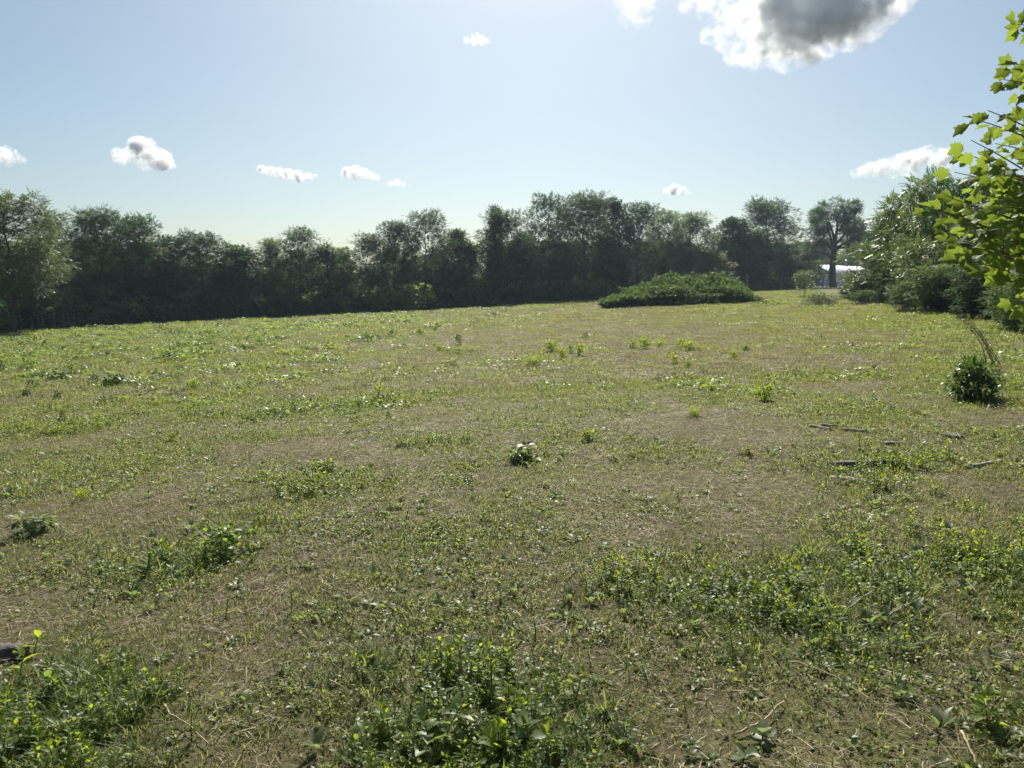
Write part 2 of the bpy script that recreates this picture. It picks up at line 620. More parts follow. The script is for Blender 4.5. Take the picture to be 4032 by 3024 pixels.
def plant_tree(label, px22, top22, hw22, v, mat='tree_leaf', depth=None, ddepth=0, rz=None, name='hedgerow_tree', group='trees of the treeline', cat='tree'):
    px = px22 * K22
    d = depth if depth else line_depth(px) + ddepth
    top = at_depth(px, top22 * K22, d)
    top[2] += Z0
    x, y = top[0], top[1]
    z = gzf(x, y)
    h = top[2] - z
    wantW = 2 * hw22 * K22 / FPX * d
    sx = max(.6, min(1.7, wantW / specs[v].get('W', 5)))
    sz = h / 10.0
    rz = rz if rz is not None else (px22 * 1.7) % 6.28
    t = thing(name, label, cat, (x, y, z), rz, (sx, sx, sz), group)
    obj('trunk', TREES[v][0], t)
    crown(TREE_CROWN[v], mat, t)
    return t


TL = [
    ('big pale-leaved tree at the wire fence corner, cut off by the picture edge', 5, 422, 110, 0, 'tree_leaf_pale', -6),
    ('drooping pale tree beside the wire fence, second from the picture edge', 70, 520, 62, 1, 'tree_leaf_pale', -4),
    ('thin tree with a purplish open top behind the pale corner tree', 112, 468, 48, 4, 'tree_leaf_blue', 4),
    ('broad rounded tree, tallest of the treeline part behind the brush pile', 215, 455, 78, 0, 'tree_leaf', 0),
    ('peaked tree just past the broad tree above the brush pile', 298, 468, 60, 6, 'tree_leaf', 1),
    ('low bushy tree in the dip after the peaked tree', 352, 512, 50, 7, 'tree_leaf_blue', 2),
    ('round-topped tree alone between two dips of the treeline', 432, 503, 62, 0, 'tree_leaf_blue', 0),
    ('short tree with a ragged flat top in the treeline dip', 492, 530, 46, 5, 'tree_leaf', 1),
    ('lowest dark tree of the treeline dip, before the narrow spire tree', 530, 540, 44, 7, 'tree_leaf', 0),
    ('narrow spire-shaped young tree poking above its low neighbours', 583, 519, 34, 3, 'tree_leaf_light', 2),
    ('round open-crowned tree with sky holes, under the long thin cloud', 648, 497, 62, 4, 'tree_leaf', 1),
    ('small dark tree snug against the open-crowned tree', 705, 533, 40, 7, 'tree_leaf_blue', -1),
    ('pale low tree with a gap of sky behind the power wire', 745, 538, 38, 5, 'tree_leaf_light', 2),
    ('stepped tree starting the rising part of the treeline', 795, 508, 46, 1, 'tree_leaf', 0),
    ('pointed tree between the stepped tree and the tall rounded one', 850, 480, 46, 6, 'tree_leaf_blue', 1),
    ('tall tree with rounded lacy crown and bare straight trunk', 918, 460, 62, 4, 'tree_leaf', 0),
    ('medium tree leaning on the tall lacy-crowned tree', 985, 498, 46, 2, 'tree_leaf', 1),
    ('low twiggy tree below the notch beside the antler-topped tree', 1025, 522, 42, 5, 'tree_leaf_light', 0),
    ('dark tree topped by two thin antler-like leader shoots', 1092, 458, 56, 1, 'tree_leaf', 0),
    ('thin leader tree standing out above the antler-topped crown', 1070, 448, 22, 3, 'tree_leaf_blue', 2),
    ('shadowed shoulder tree filling the notch before the tallest group', 1140, 505, 44, 7, 'tree_leaf', -1),
    ('tall tree with two feathery tops and sky windows below them', 1190, 424, 56, 4, 'tree_leaf_blue', 1),
    ('highest and widest tree of the central group', 1262, 419, 72, 0, 'tree_leaf', 0),
    ('dense tree pressed against the highest central tree', 1325, 432, 50, 2, 'tree_leaf_blue', 1),
    ('tree with a domed top ending the central group', 1378, 440, 54, 6, 'tree_leaf', 0),
    ('see-through light tree above the bramble mound, first of a pair', 1440, 459, 54, 4, 'tree_leaf_light', 2),
    ('slender feathery tree above the bramble mound, second of a pair', 1502, 462, 46, 1, 'tree_leaf_light', 1),
    ('yellowish low tree peeping over the bramble mound', 1530, 545, 40, 5, 'tree_leaf_yellow', -4),
    ('dark rounded tree behind the bramble mound end', 1575, 473, 54, 2, 'tree_leaf_blue', 2),
    ('big domed tree behind the back fence, next to the roof gap', 1662, 433, 78, 0, 'tree_leaf', 4),
    ('lower tree tucked under the big domed tree', 1625, 500, 56, 7, 'tree_leaf', 0),
    ('leafy tree filling the space between dome tree and white building', 1712, 535, 44, 5, 'tree_leaf_light', 6),
]
for i, (lab, px, top, hw, v, mat, dd) in enumerate(TL):
    plant_tree(lab, px, top, hw, v, mat, ddepth=dd)

# the lone walnut-like tree by the white building: explicit limbs
def lone_tree():
    px, d = 1800 * K22, 121.0
    p = at_depth(px, 600 * K22, d)
    x, y = p[0], p[1]
    z = gzf(x, y)
    H = at_depth(px, 440 * K22, d)[2] + Z0 - z
    s = d / FPX / K22 ** -1   # metres for one photo pixel of the 2212 px view
    wood, lv = Acc(), Acc()
    rs = np.random.RandomState(77)

    def P(px_, py_, dy=0):
        q = at_depth(px_ * K22, py_ * K22, d)
        return np.array([q[0] - x, dy, q[2] + Z0 - z])
    tr = np.array([[.1, 0, -.2], P(1797, 600), P(1799, 570), P(1801, 545), P(1806, 520, .3), P(1812, 490, .5), P(1808, 460, .2)])
    tube(wood, tr, [.62, .55, .48, .46, .28, .18, .06], 9)
    limbs = [((1802, 540), (1822, 528), (1872, 540)), ((1801, 545), (1790, 522), (1760, 515)), ((1803, 530), (1830, 505), (1845, 480)),
             ((1801, 535), (1785, 500), (1775, 470)), ((1800, 560), (1780, 545), (1752, 545)), ((1804, 525), (1800, 490), (1790, 455)),
             ((1812, 500), (1825, 480), (1822, 452)), ((1806, 535), (1840, 520), (1860, 505))]
    for i, (a, b, c) in enumerate(limbs):
        dy = rs.uniform(-2.2, 2.2)
        tube(wood, bez(P(*a), P(*b, dy * .4), P(*c, dy), 7), np.linspace(.24 if i else .32, .05, 7), 6)
    cl = [(1800, 452, 1.5), (1775, 472, 1.5), (1825, 455, 1.5), (1845, 480, 1.6), (1760, 492, 1.5), (1790, 480, 1.4), (1862, 500, 1.4), (1750, 520, 1.4),
          (1820, 490, 1.3), (1782, 510, 1.4), (1855, 525, 1.3), (1880, 520, 1.1), (1875, 545, .9), (1748, 545, 1.2), (1762, 540, 1.2), (1838, 510, 1.2), 
          (1810, 470, 1.3), (1790, 448, .9), (1835, 450, .8), (1765, 465, 1.0), (1868, 485, .9)]
    for cx, cy_, r in cl:
        n = 300
        r *= 1.0
        c = P(cx, cy_, rs.uniform(-2.4, 2.4))
        dd = rnd_dirs(rs, n)
        p = c + dd * (r * (.25 + .8 * rs.rand(n) ** .6))[:, None]
        dr = dd + rs.normal(size=(n, 3)) * .35
        dr[:, 2] -= .25
        stamp(lv, FROND, frames(dr, np.array([[0, 0, 1.0]]) + rs.normal(size=(n, 3)) * .3, .46 + .24 * rs.rand(n)), p)
    t = thing('walnut_tree', 'lone tree with thick dark forked trunk standing by the white building', 'tree', (x, y, z))
    obj('trunk', wood.mesh('trunk', M['bark'], True), t)
    obj('crown', lv.mesh('crown', M['tree_leaf']), t)


lone_tree()

# ------------------------------------------------------------------ instanced stuff (grass, litter, undergrowth, far wood)
def stuff(name, label, cat, kinds, pts, idx, rot, scl):
    """kinds: list of (mesh); one object whose points carry copies of them"""
    coll = bpy.data.collections.new(name + '_kinds')
    for i, me in enumerate(kinds):
        coll.objects.link(bpy.data.objects.new('%s_kind_%02d' % (name, i), me))
    me = bpy.data.meshes.new(name)
    n = len(pts)
    me.vertices.add(n)
    me.vertices.foreach_set('co', np.asarray(pts, np.float32).ravel())
    at = me.attributes.new('pick', 'INT', 'POINT'); at.data.foreach_set('value', np.asarray(idx, np.int32))
    at = me.attributes.new('turn', 'FLOAT_VECTOR', 'POINT'); at.data.foreach_set('vector', np.asarray(rot, np.float32).ravel())
    scl = np.asarray(scl, np.float32)
    if scl.ndim == 1:
        scl = np.stack([scl] * 3, 1)
    at = me.attributes.new('size', 'FLOAT_VECTOR', 'POINT'); at.data.foreach_set('vector', scl.ravel())
    o = obj(name, me)
    tag(o, label, cat, kind='stuff')
    ng = bpy.data.node_groups.new(name + '_scatter', 'GeometryNodeTree')
    ng.interface.new_socket('Geometry', in_out='INPUT', socket_type='NodeSocketGeometry')
    ng.interface.new_socket('Geometry', in_out='OUTPUT', socket_type='NodeSocketGeometry')
    N, L = ng.nodes, ng.links
    gi = N.new('NodeGroupInput'); go = N.new('NodeGroupOutput')
    ci = N.new('GeometryNodeCollectionInfo')
    ci.inputs['Collection'].default_value = coll
    ci.inputs['Separate Children'].default_value = True
    ci.inputs['Reset Children'].default_value = True
    iop = N.new('GeometryNodeInstanceOnPoints')
    iop.inputs['Pick Instance'].default_value = True

    def named(nm, t):
        q = N.new('GeometryNodeInputNamedAttribute'); q.data_type = t
        q.inputs['Name'].default_value = nm
        return q.outputs['Attribute']
    e2r = N.new('FunctionNodeEulerToRotation')
    L.new(gi.outputs[0], iop.inputs['Points'])
    L.new(ci.outputs[0], iop.inputs['Instance'])
    L.new(named('pick', 'INT'), iop.inputs['Instance Index'])
    L.new(named('turn', 'FLOAT_VECTOR'), e2r.inputs[0])
    L.new(e2r.outputs[0], iop.inputs['Rotation'])
    L.new(named('size', 'FLOAT_VECTOR'), iop.inputs['Scale'])
    L.new(iop.outputs[0], go.inputs[0])
    md = o.modifiers.new('scatter', 'NODES')
    md.node_group = ng
    return o


def ground_tilt(x, y):
    e = .3
    dx = (gz(x + e, y) - gz(x - e, y)) / (2 * e)
    dy = (gz(x, y + e) - gz(x, y - e)) / (2 * e)
    return np.stack([np.arctan(dy), -np.arctan(dx)], 1)


rs = np.random.RandomState(11)

# far wood behind the hedgerow: one mass
def combined(v, mat):
    me = TREE_CROWN[v].copy()
    me.materials[0] = M[mat]
    return me


fw_pts, fw_idx, fw_rot, fw_scl = [], [], [], []
skyline = sorted([(t[1], t[2]) for t in TL] + [(1800, 470), (1900, 520), (2000, 500), (2212, 480), (-100, 430)])
sx_ = [s[0] for s in skyline]; sy_ = [s[1] for s in skyline]
for px22 in np.arange(-60, 1760, 27):
    for row in range(2):
        px = px22 + rs.uniform(-14, 14)
        d = line_depth(px * K22) + 6 + row * 9 + rs.uniform(-2, 3)
        top = max(np.interp(px, sx_, sy_) + rs.uniform(38, 120), 520) if px < 1700 else 560
        q = at_depth(px * K22, top * K22, d)
        z = gzf(q[0], q[1])
        h = (q[2] + Z0 - z)
        if h < 2: continue
        fw_pts.append((q[0], q[1], z - .2)); fw_idx.append(rs.randint(4)); fw_rot.append((0, 0, rs.rand() * 6.28))
        w = .55 + .35 * rs.rand()
        fw_scl.append((w, w, h / 10))
for k in range(70):      # a farther wood that closes the view under the crowns
    px = rs.uniform(-40, 1075)
    d = rs.uniform(190, 260)
    x = (px - 512) / FPX * d
    fw_pts.append((x, d, gzf(x, d) - .3)); fw_idx.append(rs.randint(4)); fw_rot.append((0, 0, rs.rand() * 6.28))
    w = 1.1 + .5 * rs.rand()
    fw_scl.append((w, w, .75 + .35 * rs.rand()))
for k in range(26):
    px = rs.uniform(690, 960)
    d = rs.uniform(172, 225)
    x = (px - 512) / FPX * d
    fw_pts.append((x, d, gzf(x, d) - .3)); fw_idx.append(rs.randint(4)); fw_rot.append((0, 0, rs.rand() * 6.28))
    w = 1.3 + .5 * rs.rand()
    fw_scl.append((w, w, (1.15 + .4 * rs.rand()) * (1.0 if px > 830 else .8)))
stuff('woodland', 'mass of leafy wood behind the front row of trees', 'woodland',
      [combined(2, 'tree_leaf'), combined(7, 'tree_leaf_light'), combined(5, 'tree_leaf_light'), combined(0, 'tree_leaf')], fw_pts, fw_idx, fw_rot, fw_scl)


# shrubs / undergrowth meshes
def gen_shrub(seed, H=1.0, W=1.2, n=420, leaf=SPRIG, lsize=(.13, .2), stems=6, stem_r=.008, low=.05, flat=1.0, wood_mat=None):
    """bush of unit height: several arching stems, leaves through a lumpy volume"""
    rs = np.random.RandomState(seed)
    wood, lv = Acc(), Acc()
    lumps = []
    for i in range(stems * 2):
        a = i * 2.4 + rs.rand()
        r = W * .5 * math.sqrt(rs.rand()) * .8
        zc = H * (low + (.85 - low) * rs.rand() ** .8) * (1 - .35 * (r / (W * .5)) ** 2)
        c = np.array([r * math.cos(a), r * math.sin(a), max(zc, .1 * H)])
        lumps.append((c, H * rs.uniform(.13, .22)))
        p0 = np.array([rs.normal() * .05 * W, rs.normal() * .05 * W, -.03 * H])
        if i < stems * 2:
            tube(wood, bez(p0, np.array([c[0] * .5, c[1] * .5, c[2] * .75]), c, 5), np.linspace(stem_r * H, stem_r * .35 * H, 5), 4, cap=False)
    per = max(6, n // len(lumps))
    for c, r in lumps:
        d = rnd_dirs(rs, per)
        p = c + d * (r * (.3 + .8 * rs.rand(per) ** .6))[:, None] * np.array([1.2, 1.2, flat])
        p[:, 2] = np.maximum(p[:, 2], .02 * H)
        dr = d + rs.normal(size=(per, 3)) * .4
        dr[:, 2] += .1
        stamp(lv, leaf, frames(dr, np.array([[0, 0, 1.0]]) + rs.normal(size=(per, 3)) * .35, lsize[0] + (lsize[1] - lsize[0]) * rs.rand(per)), p)
    return wood, lv


def shrub_mesh(seed, mat, **k):
    w, l = gen_shrub(seed, **k)
    l2 = Acc(); l2.V = l.V; l2.P = l.P; l2.M = l.M; l2.n = l.n
    n0 = l2.n
    for v_ in w.V:
        pass
    off = l2.n
    l2.V = list(l.V) + list(w.V)
    l2.P = list(l.P) + [p + off for p in w.P]
    l2.M = list(l.M) + [np.full(len(m), 1) for m in w.M]
    return l2.mesh('bush', [M[mat], M['twig']])


under = [shrub_mesh(21, 'tree_leaf', n=700, lsize=(.14, .22)), shrub_mesh(22, 'tree_leaf_blue', n=700, lsize=(.13, .2), W=1.5),
         shrub_mesh(23, 'tree_leaf_light', n=600, lsize=(.14, .22), W=1.0), shrub_mesh(24, 'weed_leaf', n=600, lsize=(.12, .2), W=1.6)]
up, ui, ur, us = [], [], [], []
for px in np.arange(-30, 800, 3.0):
    for k in range(3):
        d = line_depth(px) + (rs.uniform(-3.2, 1.5) if k < 1 else rs.uniform(3, 16))
        x = (px + rs.uniform(-3, 3) - 512) / FPX * d
        up.append((x, d, gzf(x, d) - .05)); ui.append(rs.randint(4) if k == 0 else rs.choice([0, 2, 2, 3])); ur.append((0, 0, rs.rand() * 6.28))  # behind the line mostly lighter leaf colours, standing in for backlit foliage
        h = rs.uniform(.9, 2.6) * (1.15 if k else rs.choice([.4, .55, .95]))
        us.append((h * rs.uniform(.9, 1.5), h * rs.uniform(.9, 1.5), h))
for k in range(420):
    px = rs.uniform(850, 1075)
    d0 = float(np.interp(px, [840, 900, 950, 1000, 1060], [52, 40, 31, 23, 16]))
    d = d0 + rs.uniform(-1.0, 9)
    x = (px - 512) / FPX * d
    up.append((x, d, gzf(x, d) - .04)); ui.append(rs.choice([0, 0, 1, 2])); ur.append((0, 0, rs.rand() * 6.28))
    h = rs.uniform(.2, .55) if d < d0 + 1.5 else rs.uniform(.5, 1.4)
    us.append((h * rs.uniform(.9, 1.5), h * rs.uniform(.9, 1.5), h))
stuff('undergrowth', 'dark shrubby undergrowth along the foot of the treeline', 'undergrowth', under, up, ui, ur, us)

# ------------------------------------------------------------------ bramble mound in the field
def bramble():
    rs = np.random.RandomState(5)
    d = 53.0
    c = at_depth(2672 * K40, 1210 * K40, d)
    x0, y0 = c[0], c[1]
    z0 = gzf(x0, y0)
    s = d / FPX * K40          # metres per photo pixel
    core, lv, wood = Acc(), Acc(), Acc()
    lobes = []                 # x, y(depth), z, rx, ry, rz from the photo's outline
    prof_x = np.array([2385, 2450, 2530, 2600, 2680, 2760, 2850, 2920, 2965])
    prof_h = np.array([14, 54, 88, 122, 136, 128, 138, 108, 38])
    for i in range(120):
        fx = rs.uniform(2400, 2955)
        back = rs.rand()
        h = np.interp(fx, prof_x, prof_h) * s
        hh = h * (.55 + .45 * back) * rs.uniform(.8, 1.0)
        lobes.append((np.array([(fx - 2672) * s, -1.6 + 3.6 * back, hh * .35]), np.array([rs.uniform(.35, .75), rs.uniform(.35, .7), hh * rs.uniform(.55, .70)])))
    for fx, b, k in ((2840, .9, 1), (2870, .9, 1), (2660, .9, 1), (2720, 1, 1), (2600, .8, 1), (2900, .7, 1), (2780, .9, .95), (2540, .7, 1), (2480, .5, 1)):
        h = np.interp(fx, prof_x, prof_h) * s * k
        lobes.append((np.array([(fx - 2672) * s, -1.6 + 3.6 * b, h * .35]), np.array([.7, .7, h * .66])))
    for c_, r_ in lobes:
        n = 300
        dd = rnd_dirs(rs, n)
        dd[:, 2] = np.where(rs.rand(n) < .28, dd[:, 2], np.abs(dd[:, 2]) * .95)
        p = c_ + dd * r_ * (.82 + .28 * rs.rand(n) ** 2)[:, None]
        gzz = gz(p[:, 0] + x0, p[:, 1] + y0) - z0
        ok = p[:, 2] > gzz + .02
        p = p[ok]; dd = dd[ok]
        dr = dd * .6 + rs.normal(size=dd.shape) * .6
        stamp(lv, SPRIG, frames(dr, np.array([[0, 0, 1.0]]) + rs.normal(size=dd.shape) * .3, .10 + .11 * rs.rand(len(dd))), p)
    # skirt of leaves along the ground line
    n = 2600
    fx = rs.uniform(2378, 2972, n)
    e = (fx - 2675) / 300
    yy = -2.4 * np.sqrt(np.clip(1 - e ** 2, 0.02, 1)) * rs.uniform(.75, 1.05, n) + .4
    p = np.stack([(fx - 2672) * s, yy, np.zeros(n)], 1)
    p[:, 2] = gz(p[:, 0] + x0, p[:, 1] + y0) - z0 + rs.uniform(.02, .75, n) * np.sqrt(np.clip(1 - e ** 2, .05, 1))
    dr = np.stack([rs.normal(size=n) * .6, -np.ones(n), rs.uniform(-.3, .7, n)], 1)
    stamp(lv, SPRIG, frames(dr, np.array([[0, 0, 1.0]]) + rs.normal(size=(n, 3)) * .35, .13 + .13 * rs.rand(n)), p)
    for k in range(60):        # arching canes
        c_, r_ = lobes[rs.randint(len(lobes))]
        a = rs.rand() * 6.28
        tip = c_ + np.array([math.cos(a) * r_[0] * 1.1, math.sin(a) * r_[1] * 1.1, r_[2] * rs.uniform(.5, 1.05)])
        base = np.array([c_[0] + rs.normal() * .3, c_[1] + rs.normal() * .3, 0])
        base[2] = gzf(base[0] + x0, base[1] + y0) - z0
        pts = bez(base, np.array([c_[0], c_[1], c_[2] + r_[2] * 1.2]), tip, 8)
        tube(wood, pts, np.linspace(.02, .006, 8), 4, cap=False)
        n = 14
        q = pts[rs.randint(3, 8, n)] + rs.normal(size=(n, 3)) * .06
        stamp(lv, SPRIG, frames(rnd_dirs(rs, n) + [[0, 0, .4]], np.array([[0, 0, 1.0]]) + rs.normal(size=(n, 3)) * .4, .16 + .12 * rs.rand(n)), q)
    t = thing('bramble_thicket', 'wide rounded mound of tangled green brambles standing alone in the field', 'thicket', (x0, y0, z0))
    tag(obj('cane', wood.mesh('canes', M['twig']), t), kind='stuff')
    obj('foliage', lv.mesh('foliage', M['thicket_leaf']), t)


bramble()

# ------------------------------------------------------------------ the thicket on the near side of the pasture edge
SUM_W, SUM_L = gen_tree(seed=31, H=10, W=9, base=.30, nclump=30, per=44, leaf=FROND_LONG, lsize=(.8, 1.25), prof='vase', stems=3, clump_r=(.09, .13), trunk_r=.009)
SUM2_W, SUM2_L = gen_tree(seed=32, H=10, W=10, base=.14, nclump=36, per=46, leaf=FROND_LONG, lsize=(.75, 1.2), prof='ball', stems=4, clump_r=(.09, .13), trunk_r=.008)
AIL_W, AIL_L = gen_tree(seed=33, H=10, W=5.2, base=.22, nclump=30, per=40, leaf=FROND_LONG, lsize=(.75, 1.15), prof='vase', stems=1, clump_r=(.08, .12), trunk_r=.009)
BSH_W, BSH_L = gen_tree(seed=34, H=10, W=8, base=.05, nclump=40, per=120, leaf=SPRIG, lsize=(.42, .66), prof='ball', stems=4, clump_r=(.10, .15), trunk_r=.008)
KIND = {'sumac': (SUM_W.mesh('sumac_wood', M['bark'], True), SUM_L, 9), 'sumac_low': (SUM2_W.mesh('sumac_wood', M['bark'], True), SUM2_L, 10),
        'ailanthus': (AIL_W.mesh('sapling_wood', M['bark'], True), AIL_L, 5.2), 'bush': (BSH_W.mesh('bush_wood', M['bark'], True), BSH_L, 8)}
KM = {}


def edge_plant(label, name, cat, kind, px22, top22, hw22, depth, mat, rz=0.0, group='bushes of the pasture edge thicket'):
    wood, lv, W = KIND[kind]
    if kind not in KM:
        KM[kind] = lv.mesh(kind + '_leaves', M[mat])
    top = at_depth(px22 * K22, top22 * K22, depth)
    x, y = top[0], top[1]
    z = gzf(x, y)
    h = top[2] + Z0 - z
    w = 2 * hw22 * K22 / FPX * depth / W
    t = thing(name, label, cat, (x, y, z), rz, (w, w, h / 10), group)
    obj('trunk', wood, t)
    crown(KM[kind], mat, t)


EP = [
    ('small sumac with drooping ball of leaves on a thin stem before the white building', 'sumac_shrub', 'sumac', 'sumac', 1741, 586, 20, 62, 'sumac_leaf', 1.0),
    ('spreading sumac on several bare stems beside the small ball-headed one', 'sumac_shrub', 'sumac', 'sumac', 1852, 586, 40, 52, 'sumac_leaf', 2.2),
    ('dark sumac with reddish tips, in the thicket corner toward the lone tree', 'sumac_shrub', 'sumac', 'sumac', 1892, 528, 58, 46, 'sumac_leaf', 4.0),
    ('low glossy sumac sprouts scattered at the foot of the spreading sumac', 'sumac_shrub', 'sumac', 'sumac_low', 1772, 634, 44, 44, 'sumac_leaf', 0.4),
    ('knee-high leafy sprouts under the dark reddish sumac', 'sumac_shrub', 'sumac', 'sumac_low', 1872, 628, 36, 42, 'tree_leaf_light', 3.0),
    ('tall sapling with long feathery leaves, highest point of the thicket', 'ailanthus_sapling', 'sapling', 'ailanthus', 2012, 382, 52, 38, 'sumac_leaf', 0.0),
    ('feathery sapling a step lower than the highest one of the thicket', 'ailanthus_sapling', 'sapling', 'ailanthus', 1962, 420, 55, 42, 'sumac_leaf', 1.7),
    ('dark round-leaved bush sloping down at the thicket end', 'thicket_bush', 'bush', 'bush', 1925, 462, 48, 48, 'tree_leaf', 2.0),
    ('tall dark bush between highest sapling and sycamore leaves', 'thicket_bush', 'bush', 'bush', 2085, 396, 62, 34, 'tree_leaf', 3.3),
    ('broad bush in the thicket middle, glittering with small glossy leaves', 'thicket_bush', 'bush', 'sumac_low', 1985, 520, 80, 33, 'sumac_leaf', 0.9),
    ('dense dark bush low in the thicket, above the leaning dead stalks', 'thicket_bush', 'bush', 'bush', 2040, 575, 66, 29, 'tree_leaf_light', 5.0),
    ('rounded bush at the thicket foot with pale glossy leaves', 'thicket_bush', 'bush', 'sumac_low', 1960, 610, 48, 31, 'tree_leaf_light', 2.7),
    ('tall bush behind the sycamore branches at the picture edge', 'thicket_bush', 'bush', 'bush', 2175, 420, 80, 28, 'tree_leaf', 1.1),
    ('shadowy bush under the sycamore branches', 'thicket_bush', 'bush', 'bush', 2130, 560, 66, 25, 'tree_leaf', 0.2),
    ('leafy bush below the lowest sycamore leaf at the picture edge', 'thicket_bush', 'bush', 'sumac_low', 2200, 610, 60, 20, 'tree_leaf_light', 4.4),
    ('leafy bush filling the gap behind the dark reddish sumac', 'thicket_bush', 'bush', 'bush', 1938, 548, 46, 45, 'tree_leaf', 3.9),
    ('low leafy bush joining the spreading sumac to the thicket', 'thicket_bush', 'bush', 'bush', 1868, 596, 34, 49, 'sumac_leaf', 0.7),
    ('upright bush just under the highest feathery sapling', 'thicket_bush', 'bush', 'sumac_low', 2035, 462, 62, 37, 'sumac_leaf', 2.4),
]
for e in EP:
    edge_plant(*e)

# ------------------------------------------------------------------ barn, fences, pole
def box(acc, c, s, m=0, rz=0.0):
    c = np.array(c, float); s = np.array(s, float) / 2
    V = np.array([(i, j, k) for i in (-1, 1) for j in (-1, 1) for k in (-1, 1)], float) * s
    cr, sr = math.cos(rz), math.sin(rz)
    V = np.stack([V[:, 0] * cr - V[:, 1] * sr, V[:, 0] * sr + V[:, 1] * cr, V[:, 2]], 1) + c
    acc.add(V, [np.array([(0, 1, 3, 2), (4, 6, 7, 5), (0, 4, 5, 1), (2, 3, 7, 6), (0, 2, 6, 4), (1, 5, 7, 3)])], m)


def barn():
    d = 152.0
    s = d / FPX * K40
    apex = at_depth(3203 * K40, 1043 * K40, d)
    x, y = apex[0], apex[1]
    z = gzf(x, y)
    H = apex[2] + Z0 - z
    half, rise, leng = 10.0 * s * 6, 32 * s, 18.0
    half = 62 * s / .84
    eave = H - rise
    t = thing('barn', 'white metal building with ribbed gable roof behind the back fence', 'barn', (x, y, z), R(-52))
    w = Acc()
    g = 0.15
    V = [(-half, 0, -1), (half, 0, -1), (half, 0, eave), (0, 0, H - .12), (-half, 0, eave), (-half, leng, -1), (half, leng, -1), (half, leng, eave), (0, leng, H - .12), (-half, leng, eave)]
    w.add(V, [np.array([(0, 1, 2, 3, 4), (9, 8, 7, 6, 5)]), np.array([(1, 6, 7, 2), (5, 0, 4, 9)])])
    obj('wall', w.mesh('wall', M['white_metal']), t)
    k = 0
    for side in (-1, 1):
        n = 14
        for i in range(n):        # each ribbed roof sheet
            a = Acc()
            y0, y1 = -.3 + i * (leng + .6) / n, -.3 + (i + 1) * (leng + .6) / n - .01
            ex, ez = side * (half + .35), eave - .35 * rise / half
            hx, hz = side * .02, H
            a.add([(hx, y0, hz), (ex, y0, ez), (ex, y1, ez), (hx, y1, hz), (hx, y0, hz + .06), (ex, y0, ez + .06), (ex, y1, ez + .06), (hx, y1, hz + .06)],
                  [np.array([(0, 1, 2, 3), (7, 6, 5, 4), (0, 4, 5, 1), (1, 5, 6, 2), (2, 6, 7, 3), (3, 7, 4, 0)])])
            # rib at the seam
            a.add([(hx, y0, hz + .06), (ex, y0, ez + .06), (ex, y0 + .07, ez + .06), (hx, y0 + .07, hz + .06), (hx, y0 + .035, hz + .12), (ex, y0 + .035, ez + .12)],
                  [np.array([(0, 1, 5, 4), (4, 5, 2, 3)]), np.array([(1, 2, 5), (0, 4, 3)])])
            obj('roof_sheet', a.mesh('roof_sheet', M['roof_metal']), t)
    for side in (-1, 1):
        a = Acc()
        p0 = np.array([0, -.36, H + .02]); p1 = np.array([side * (half + .35), -.36, eave - .35 * rise / half + .02])
        nrm = np.array([0, 0, .16])
        a.add([p0 - nrm, p1 - nrm, p1 + nrm, p0 + nrm, p0 - nrm + [0, .05, 0], p1 - nrm + [0, .05, 0], p1 + nrm + [0, .05, 0], p0 + nrm + [0, .05, 0]],
              [np.array([(0, 1, 2, 3), (7, 6, 5, 4), (3, 2, 6, 7), (0, 4, 5, 1), (1, 5, 6, 2), (0, 3, 7, 4)])])
        obj('rake_trim', a.mesh('rake_trim', M['dark_trim']), t)
    a = Acc()
    box(a, (0, -.04, eave - .1), (half * 2, .06, .18))
    obj('trim_band', a.mesh('trim_band', M['dark_trim']), t)
    a = Acc()
    box(a, (half * .25, -.05, eave * .38 - .3), (half * .8, .06, eave * .76))
    obj('door', a.mesh('door', M['white_metal']), t)


barn()


def fence(name, label, A, B, n, h, wires, post_r=.06, rails=0, mat='post_wood'):
    A = np.array(A, float); B = np.array(B, float)
    za = gzf(*A)
    t = thing(name, label, 'fence', (A[0], A[1], za))
    rs = np.random.RandomState(int(abs(A[0]) * 7))
    P = []
    for i in range(n):
        q = A + (B - A) * i / (n - 1)
        z = gzf(*q) - za
        P.append(np.array([q[0] - A[0], q[1] - A[1], z]))
        a = Acc()
        hh = h * rs.uniform(.97, 1.12)
        lx = rs.normal() * .03
        tube(a, [P[-1] + [0, 0, -.3], P[-1] + [lx, 0, hh * .5], P[-1] + [lx * 1.7, 0, hh]], [post_r, post_r * .97, post_r * .9], 7)
        obj('post', a.mesh('post', M[mat], False), t)
    for k in range(wires):
        f = .12 + .83 * k / max(1, wires - 1)
        a = Acc()
        pts = []
        for i in range(n):
            p = P[i] + [0, post_r + .006, h * f]
            pts.append(p)
            if i < n - 1:
                m_ = (P[i] + P[i + 1]) / 2 + [0, post_r + .006, h * f - .03]
                pts.append(m_)
        tube(a, pts, np.full(len(pts), .008), 4)
        obj('wire', a.mesh('wire', M['wire']), t)
    for k in range(rails):
        f = .30 + .62 * k / max(1, rails - 1)
        for i in range(n - 1):
            a = Acc()
            c = P[i] + [0, -post_r - .03, h * f]; e = P[i + 1] + [0, -post_r - .03, h * f + rs.normal() * .03]
            tube(a, [c, (c + e) / 2 + [0, 0, rs.normal() * .02], e], [.045, .05, .04], 5)
            obj('rail', a.mesh('rail', M['post_wood']), t)
    return t


def gp(px40, depth):
    return ((px40 * K40 - 512) / FPX * depth, depth)


